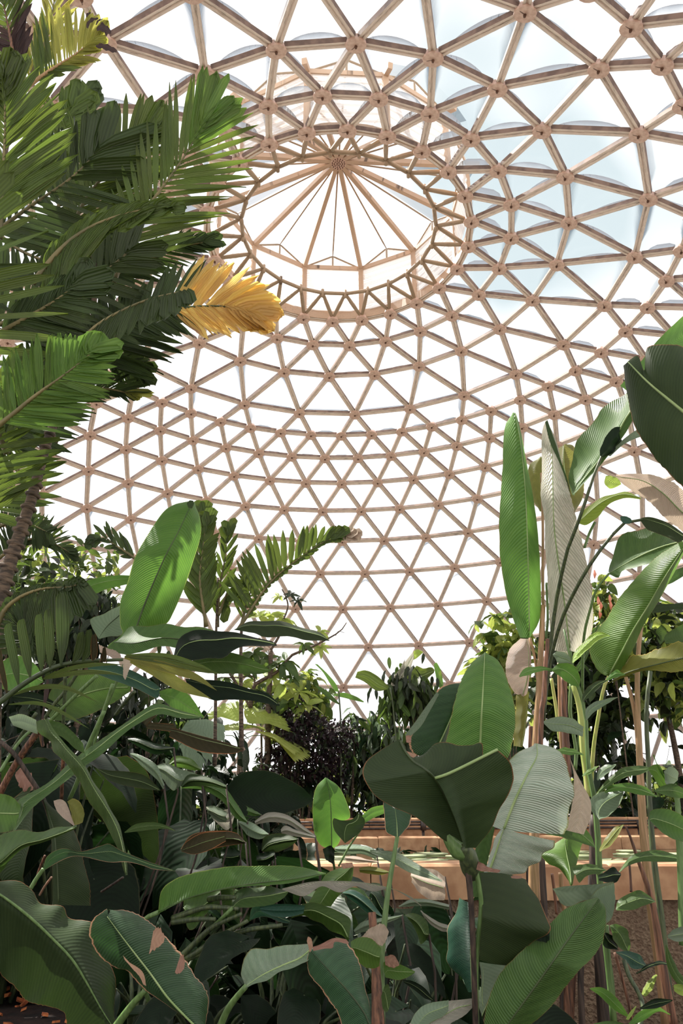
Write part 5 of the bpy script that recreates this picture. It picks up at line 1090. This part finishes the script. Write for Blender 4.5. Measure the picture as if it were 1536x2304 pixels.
tree_at('drooping_tree', 'tree with drooping strap foliage, highlights painted as grey-green leaves, right of the purple shrub', 'tree', 760, 1580, 930, 1800, 16.6, 700, .42, 'long', ['treed','under','tree','gray'], stems=3, single=120, droop=(-1.6,-.1), trunk=.04, zb=0)  # grey-green leaves mixed in as painted highlights
tree_at('cascading_shrub', 'arching branch thick with hanging pointed leaves against the lattice', 'shrub', 850, 1500, 985, 1600, 15.4, 420, .34, 'lance', ['treed','tree'], stems=1, single=120, droop=(-1.5,-.5), trunk=.03, zb=.0)
tree_at('leafy_shrub', 'mid green leafy shrub top left of the cream blossom', 'shrub', 560, 1520, 760, 1640, 17.2, 900, .3, 'broad', ['tree','treel'], stems=2, single=60, zb=0)
tree_at('leafy_shrub', 'yellow-green leafy tree just left of the tall paddle leaf', 'shrub', 1050, 1370, 1200, 1560, 15.4, 460, .34, 'broad', ['treel','treel','tree'], clump=4, single=200, droop=(-.9,.2), trunk=.03)
tree_at('leafy_tree', 'large mixed green tree behind the canes on the right', 'tree', 1180, 1400, 1420, 1720, 16.2, 1100, .36, 'broad', ['tree','treed','treed'], single=120, trunk=.06)
tree_at('leafy_tree', 'dense tree reaching the right edge above the white gap', 'tree', 1330, 1340, 1640, 1640, 15.8, 1300, .34, 'broad', ['tree','treed','treel'], single=120, trunk=.07, clump=3)
tree_at('flowering_shrub', 'small shrub tip with coral blossom beside the pleated leaf', 'shrub', 1320, 1290, 1400, 1450, 14.9, 160, .26, 'broad', ['tree','treel'], single=90, trunk=.02)
fb = thing('coral_flower', 'coral pink blossoms hanging between the paddle leaves on the right', 'flower', tuple(P(1346,1352,14.6)))
for dx, dy in ((0,0),(6,12),(26,-4),(28,10),(-8,-60),(4,30)):
    q = P(1346+dx, 1352+dy, 14.6); part('petal', fb, *tube_geo([q+[0, 0, .09], q, q-[0.02, 0, .09]], [.01,.035,.008], 6)[:2], MT['blossom'])
for L, R, m_, d in (([(945,595),(1000,650),(1050,730),(1085,785)], [(965,598),(1030,660),(1090,730),(1115,790)], 'green', 15.4), ([(945,742),(1000,800),(1060,850),(1120,880)], [(955,742),(1030,780),(1090,840),(1125,880)], 'mid', 15.4), ([(1075,805),(1150,795),(1230,820),(1285,855)], [(1080,815),(1150,830),(1230,850),(1283,862)], 'green', 15.4),
    ([(1240,650),(1300,640),(1380,680),(1460,755)], [(1225,690),(1290,720),(1370,780),(1440,775)], 'palm', 15.0), ([(1480,740),(1500,680),(1535,625)], [(1540,740),(1560,650),(1570,560)], 'pale', 15.2)):
    xx, yy = px('k3', [(L[-1][0], 1250)])[0]
    if L[0][0] in (945, 1075) and L[0][1] != 595: continue
    lbl = {'green': 'strap-leaved plant with blades leaning against the lattice node', 'palm': 'broad pleated green leaf tuft over the arching hanging branch', 'pale': 'pale translucent upright leaf with a lime folded tip'}[m_]
    t = plant('strap_plant', lbl, 'plant', 'f', xx, 1850, d)
    leaf(t, 'k3', L, R, m_, [d, d], n=20, ribw=.006)
    if m_ == 'green':
        leaf(t, 'k3', [(945,742),(1000,800),(1060,850),(1120,880)], [(955,742),(1030,780),(1090,840),(1125,880)], 'mid', [d, d], n=16, rib=None)
        leaf(t, 'k3', [(1075,805),(1150,795),(1230,820),(1285,855)], [(1080,815),(1150,830),(1230,850),(1283,862)], 'green', [d, d], n=16, rib=None)
        stalk(t, 'k3', [(1110,785),(1120,900),(1125,1000),(1125,1250),(1130,1700)], [d,d], .016, 'stemd')
    elif m_ == 'palm':
        leaf(t, 'k5', [(420,300),(470,320),(520,310),(545,330)], [(300,440),(360,440),(450,420),(540,350)], 'palm', [d, d], n=16)
        leaf(t, 'k5', [(540,290),(560,280),(590,340),(605,420)], [(545,330),(560,400),(580,460),(600,465)], 'green', [d, d], n=16)
        leaf(t, 'k5', [(300,560),(330,565),(360,600),(380,640)], [(300,590),(330,620),(360,650),(378,650)], 'bright', [d, d], n=16)
        stalk(t, 'k5', [(240,450),(260,600),(280,900),(280,1400)], [d,d], .016, 'stemd')
    else:
        leaf(t, 'k5', [(400,200),(430,188),(465,205)], [(398,260),(420,250),(460,215)], 'lime', [d, d], rib=None, n=10)
        leaf(t, 'k5', [(240,440),(260,380),(320,300),(395,205)], [(330,440),(370,380),(385,300),(405,240)], 'pale', [d, d], n=20)
        stalk(t, 'k5', [(290,440),(300,700),(300,1300)], [d,d], .012, 'stem')

# understorey and hedge rows beyond the pond: big dark leaves
def dim(x, y, n, hgt, ln, kind, mats, label, name='philodendron', group=None, spread=.5, **k):
    return rosette(name, label, 'plant', x, y, hgt, n, ln, kind, mats, group=group, spread=spread, **k)
for i in range(26):
    x = -7+i*.56+R_.uniform(-.15, .15); y = R_.uniform(15.5, 16.6); x *= y/15.5
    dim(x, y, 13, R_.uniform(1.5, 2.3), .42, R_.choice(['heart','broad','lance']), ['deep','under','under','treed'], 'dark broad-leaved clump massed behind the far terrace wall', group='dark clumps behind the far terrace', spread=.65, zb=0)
for i in range(16):
    x = -8+i*1.0+R_.uniform(-.2, .2); y = R_.uniform(17, 20)
    bushy('background_shrub', 'leafy background shrub near the dome wall beyond the pond', 'shrub', x*1.1, y, .3, R_.uniform(1.9, 2.8), R_.uniform(.7, 1.0), 420, .26, 'broad', ['tree','treed','treel'], single=0, group='background shrubs along the dome wall', zb=0, trunk=.03)
for i in range(9):
    x = -1.9+i*.36+R_.uniform(-.1, .1); y = R_.uniform(15.2, 17)
    t = thing('thin_trunk', 'thin dark trunk standing under the purple shrub', 'trunk', (x, y, 0), 'thin trunks under the purple shrub')
    part('bark', t, *tube_geo([(x, y, 0), (x+R_.uniform(-.1, .1), y, 1.4), (x+R_.uniform(-.2, .2), y, 3.0)], [.04,.03,.02], 7)[:2], MT['bark'])
for x, y, h, s in ((2.6,15.9,2.6,.6),(3.8,16.0,2.7,.6),(5.2,15.8,2.6,.6),(6.3,15.9,2.9,.6),(4.6,16.9,3.0,.7),(3.0,17.0,2.8,.6),(1.6,16.0,2.4,.6)):
    dim(x, y, 26, h, .55, 'broad', ['deep','treed','under'], 'dark glossy shrub by the far pond wall on the right', name='glossy_shrub', group='glossy shrubs right of the pond', spread=1.0, zb=0)

for i, (x, y, zt, r, ms) in enumerate(((-2.6,6.9,3.0,.8,'treed'),(-1.7,7.3,2.8,.75,'treed'),(-3.4,7.9,3.3,.9,'treed'),(-2.3,8.6,3.0,.8,'tree'),(-1.45,7.6,2.5,.55,'under'),(-1.45,5.8,2.2,.5,'under'),(-2.2,5.6,2.4,.6,'under'),(-2.75,5.9,2.6,.6,'treed'),(-.65,5.8,1.7,.35,'under'))):
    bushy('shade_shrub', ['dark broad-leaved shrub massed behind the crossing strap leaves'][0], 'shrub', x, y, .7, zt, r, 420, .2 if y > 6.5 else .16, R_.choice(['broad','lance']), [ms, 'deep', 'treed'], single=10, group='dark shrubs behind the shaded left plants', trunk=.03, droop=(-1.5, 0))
frond(P1, 'f', [(-60,760),(60,700),(190,640),(300,560)], [3.3,3.3], 20, [120,150,130,80], [160,170,140,90], mat='palmd', w=17, single=False)
frond(P1, 'f', [(-60,1010),(20,960),(100,880),(170,800)], [3.4,3.4], 18, [120,150,130], [140,160,120], mat='palmd', w=17, single=False)
frond(P2, 'f', [(60,820),(140,800),(220,790),(320,830)], [3.8,3.8], 18, [60,90,70,40], [80,100,90,50], mat='palmd', w=14, single=False)
frond(P2, 'f', [(-50,480),(40,560),(150,600),(260,610)], [4.0,4.0], 20, [120,130,120,80], [110,130,120,60], mat='palmd', w=16, single=False)
frond(P1, 'f', [(-60,1180),(0,1130),(40,1060),(60,980)], [3.5,3.5], 16, [100,120,90], [110,130,90], mat='palm', w=15, single=False)
for i in range(10):
    x = -1.2+i*.42+R_.uniform(-.1, .1); y = R_.uniform(11.9, 12.7)
    rosette('water_plant', 'dark arrow-leaved plant standing in the pond', 'plant', x, y, R_.uniform(.9, 1.05)+.1, 9, .22, 'heart', ['under','deep'], group='water plants along the far pond edge', spread=.2, zb=-.1)
# shaded understorey on the left and centre
spots = []
for i in range(60):
    d = R_.uniform(3.3, 6.0); x = R_.uniform(-.52, .05)*d
    if d < 3.9 and x > -.25*d: continue
    spots.append((x, d))
for x, d in spots:
    zt = 1.5+d*R_.uniform(-.10, .10) - max(0, x/d+.27)*d*.55; h = max(.35, zt-gh(x, d))
    k = R_.choice(['heart','broad','broad'])
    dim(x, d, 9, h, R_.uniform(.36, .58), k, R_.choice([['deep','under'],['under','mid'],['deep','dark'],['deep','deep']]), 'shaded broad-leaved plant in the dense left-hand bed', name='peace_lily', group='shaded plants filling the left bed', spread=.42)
for i in range(26):
    d = R_.uniform(2.6, 3.6); x = R_.uniform(-.46, .16)*d
    if x/d < -.27 and d < 3.6: continue
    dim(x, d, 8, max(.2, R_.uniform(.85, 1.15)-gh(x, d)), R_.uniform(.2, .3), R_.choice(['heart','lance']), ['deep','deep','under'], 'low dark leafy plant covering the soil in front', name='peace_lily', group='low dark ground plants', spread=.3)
for i in range(22):
    d = R_.uniform(3.6, 6.0); x = R_.uniform(-.12, .14)*d
    if -.1 < x/d < .06 and d < 4.3: continue
    dim(x, d, 9, max(.3, R_.uniform(.75, 1.0)-gh(x, d)), R_.uniform(.2, .32), R_.choice(['heart','broad']), R_.choice([['deep','under'],['under','gray'],['mid','deep']]), 'arching dark-leaved lily clump before the pond wall', name='peace_lily', group='lily clumps before the pond wall', spread=.4)
PL = []
for K, L, R, m_, d in (
  ('k4', [(160,165),(210,175),(260,185),(345,160)], [(165,180),(215,250),(290,300),(340,185)], 'pale', 3.6),
  ('k4', [(345,250),(400,248),(450,270),(520,320)], [(350,262),(400,330),(470,355),(515,330)], 'gray', 3.5),
  ('k4', [(440,250),(520,200),(620,210),(700,260),(790,330)], [(445,270),(540,255),(640,270),(720,320),(785,340)], 'pale', 3.7),
  ('k4', [(590,300),(620,275),(680,300),(790,335)], [(595,325),(660,335),(730,345),(788,350)], 'pale', 3.6),
  ('k4', [(480,420),(500,340),(600,320),(690,350)], [(485,425),(560,430),(640,400),(690,360)], 'dark', 3.4),
  ('k4', [(15,410),(80,330),(200,305),(330,315),(390,370)], [(20,425),(100,440),(200,410),(300,390),(388,378)], 'brown', 3.3),
  ('k4', [(445,450),(500,430),(553,425)], [(455,500),(510,510),(550,470)], 'under', 3.4),
  ('k4', [(240,420),(300,400),(355,420)], [(250,490),(310,520),(350,480)], 'under', 3.4),
  ('k4', [(28,740),(50,690),(140,670),(240,650)], [(32,755),(70,880),(150,800),(238,680)], 'mid', 3.1),
  ('k4', [(0,20),(120,10),(260,50),(340,150),(400,250)], [(20,60),(140,70),(250,130),(330,230),(395,260)], 'mid', 3.5),
  ('k4', [(390,160),(430,180),(478,210)], [(400,215),(440,222),(476,216)], 'mid', 3.8),
  ('k4', [(945,660),(1010,645),(1100,700),(1180,800)], [(950,668),(1030,730),(1120,800),(1178,806)], 'blue', 3.2),
  ('k4', [(1110,650),(1160,660),(1200,720),(1215,800)], [(1112,670),(1130,760),(1180,810),(1212,806)], 'under', 3.3),
  ('k4', [(1335,530),(1400,520),(1480,530),(1536,570)], [(1345,600),(1390,660),(1450,700),(1536,705)], 'straw', 3.3),
  ('k4', [(1270,740),(1340,700),(1440,700),(1560,730)], [(1275,745),(1360,740),(1450,740),(1560,760)], 'gray', 3.0),
  ('k4', [(1300,790),(1360,780),(1430,820),(1445,900)], [(1320,800),(1370,880),(1400,960),(1440,905)], 'mid', 2.9),
  ('k4', [(1010,880),(1060,830),(1150,810),(1290,790)], [(1020,900),(1100,880),(1200,840),(1290,800)], 'gray', 2.9),
  ('k4', [(1395,765),(1450,800),(1500,830),(1560,850)], [(1400,775),(1450,840),(1510,880),(1560,890)], 'pale', 2.9),
  ('k4', [(900,400),(960,385),(1060,385),(1140,410)], [(905,420),(960,440),(1060,440),(1140,470)], 'gray', 4.3),
  ('k4', [(1040,520),(1100,510),(1160,520),(1215,540)], [(1045,545),(1110,555),(1170,560),(1212,548)], 'olive', 3.9),
  ('k4', [(960,455),(1020,450),(1090,470),(1150,480)], [(965,480),(1030,490),(1090,490),(1150,490)], 'straw', 4.0),
  ('k2', [(895,290),(960,300),(1080,370),(1130,500)], [(900,300),(1000,400),(1080,470),(1128,540)], 'gray', 3.3),
  ('k2', [(1070,380),(1150,360),(1250,400),(1390,440)], [(1080,400),(1130,480),(1200,550),(1240,480)], 'gray', 3.4),
  ('k2', [(880,190),(960,185),(1060,220),(1200,250)], [(885,200),(980,260),(1080,300),(1195,262)], 'under', 3.4),
  ('k2', [(1160,370),(1210,310),(1320,330),(1390,400)], [(1165,380),(1250,390),(1330,410),(1388,408)], 'green', 3.5),
  ('k2', [(1250,520),(1300,440),(1430,450),(1560,510)], [(1255,530),(1320,520),(1450,520),(1560,540)], 'dark', 3.3),
  ('k2', [(1420,660),(1480,655),(1560,690)], [(1430,700),(1500,760),(1560,770)], 'gray', 3.6)):
    (a, b) = px(K, [L[0]])[0]
    q = P(a, b, d); t = thing('peace_lily', 'x', 'plant', (q[0], q[1], gh(q[0], q[1])))
    leaf(t, K, L, R, m_, [d, d*.98], n=26, col=5, ribw=.004, camber=.18, wave=.05, pleat=.012, pk=12, e=(.03, .03))
    e = px(K, [L[-1]])[0]; pe = P(e[0], e[1], d); stem_ = [pe, pe+[.02, .02, -.25], (q[0], q[1], max(gh(q[0], q[1])-.02, -.02))]
    part('stem', t, *tube_geo(spline(stem_, 8), .0045, 6)[:2], MT['stemk'])
    PL.append(t)
LB = ['pale pleated leaf curling beside a dark heart leaf above the pond edge', 'grey-green crumpled leaf just below the pale pleated leaf', 'long silvery arching leaf in front of the far pond rail', 'short silvery leaf tucked under the long silvery one',
 'dark rounded leaf left of the upright bright leaf', 'brown-rimmed broad leaf deep in shade left of centre', 'small veined heart-shaped leaf above the long arching blade', 'dull veined leaf hanging left of the small heart leaf', 'ribbed leaf hanging under the long arching blade',
 'long mid green leaf bowed above the pale pleated leaf', 'small green leaf tip against the terrace wall', 'blue-green ribbed leaf slanting under the scalloped silvery leaf', 'dull dark leaf right beside the thin tall stalk', 'cream sunlit ribbed leaf by the near coping',
 'grey leaf lying across below the cream ribbed leaf', 'drooping green leaf between tall stalk and main stalk', 'grey-green leaf spreading behind the dead curled leaf', 'pale curved leaf just left of the main dark stalk', 'striped flat leaf lying before the near coping',
 'yellow-olive curled leaf on the near coping', 'bleached dry leaf resting on the coping edge', 'grey streaked leaf in the shade beside the crossing strap leaves', 'silvery furrowed leaf next to the grey streaked one', 'dark wavy leaf above the grey streaked leaf', 'bright edged leaf over the silvery furrowed leaf',
 'long dark bowed leaf below the bright edged one', 'pale veined leaf at the centre of the shaded bed']
for o, l_ in zip(PL, LB): o['label'] = l_
# bark chips on the soil
for i in range(70):
    d = R_.uniform(3.0, 3.7); x = R_.uniform(-.5, -.27)*d; z = gh(x, d)+.012; s = R_.uniform(.008, .02)
    V = [(sx*s*R_.uniform(.7, 1.3), sy*s*.6, sz*s*.3) for sx in (-1, 1) for sy in (-1, 1) for sz in (-1, 1)]
    o = link('bark_chip', mesh('bark_chip', V, [(0,1,3,2),(4,6,7,5),(0,4,5,1),(2,3,7,6),(0,2,6,4),(1,5,7,3)], MT['mulch'], smooth=False))
    o.location = (x, d, z+.01); o.rotation_euler = (R_.uniform(-.4, .4), R_.uniform(-.4, .4), R_.uniform(0, 6)); o['category'] = 'bark chip'; o['label'] = 'small orange-brown bark chip among the chips on the soil under the corner banana leaf'; o['group'] = 'bark chips on the soil'
finish_fronds()
# ---------------------------------------------------------------- labels that single out each repeated plant
ANCH = [('crossing strap leaves', 190, 1740), ('brown-rimmed holed leaf', 330, 2130), ('upright bright centre leaf', 745, 1840), ('long arching green blade', 560, 2000), ('huge folded dark leaf', 980, 1790),
        ('thin purple trunks', 650, 1720), ('dark purple shrub', 700, 1660), ('corner banana leaf', 100, 2100), ('low palm frond', 120, 1440), ('tan cane stems', 1215, 1600), ('scalloped silvery leaf', 780, 1985), ('white gap by the right edge', 1500, 1660),
        ('pipe rail', 900, 1860), ('rusty-backed dark leaf', 480, 1670), ('low cupped pale leaf', 620, 2150)]
KN = dict(heart='heart-leaved', broad='broad-leaved', lance='lance-leaved', small='small-leaved', long='strap-leaved')
TN = dict(deep='dark', under='dull green', treed='dark green', tree='mid green', treel='lime', mid='green', dark='dark green')
ORD = ['first', 'second', 'third', 'fourth', 'fifth', 'sixth', 'seventh', 'eighth', 'ninth', 'tenth', 'eleventh', 'twelfth', 'thirteenth', 'fourteenth', 'fifteenth', 'sixteenth', 'seventeenth', 'eighteenth', 'nineteenth', 'twentieth']
used = {}
for nm, (x, y, z, kind, m_) in PX.items():
    o = bpy.data.objects[nm]
    if 'group' not in o: continue
    q = inside(np.array([x, y, z]), 400) or (0, 0, 1)
    a_, ax, ay = min(ANCH, key=lambda t: (t[1]-q[0])**2+(t[2]-q[1])**2); dx, dy = q[0]-ax, q[1]-ay
    rel = ('right of' if dx > 0 else 'left of') if abs(dx) > abs(dy) else ('below' if dy > 0 else 'above')
    b = '%s %s %s %s the %s' % (TN.get(m_, 'green'), KN[kind], {'rosette': 'clump'}.get('', 'clump' if o['category'] == 'plant' else 'shrub'), rel, a_)
    used.setdefault(b, []).append((q[0], o))
for b, L in used.items():
    L.sort(key=lambda t: t[0])
    for i, (_, o) in enumerate(L): o['label'] = b if len(L) == 1 else b+', %s from the left' % ORD[min(i, 19)]
L = sorted([o for o in bpy.data.objects if o.name.startswith('lily_pad')], key=lambda o: o.location.y)
for r in range(0, len(L), 12):
    row = sorted(L[r:r+12], key=lambda o: o.location.x/o.location.y)
    for i, o in enumerate(row): o['label'] = 'round pale lily pad, %s from the left in the %s row across the pond' % (ORD[i], ['nearest', 'second', 'middle', 'fourth', 'farthest'][min(4, r//12)])
for i, o in enumerate(sorted([o for o in bpy.data.objects if o.name.startswith('thin_trunk')], key=lambda o: o.location.x/o.location.y)): o['label'] = 'thin dark trunk under the purple shrub, %s from the left' % ORD[i]
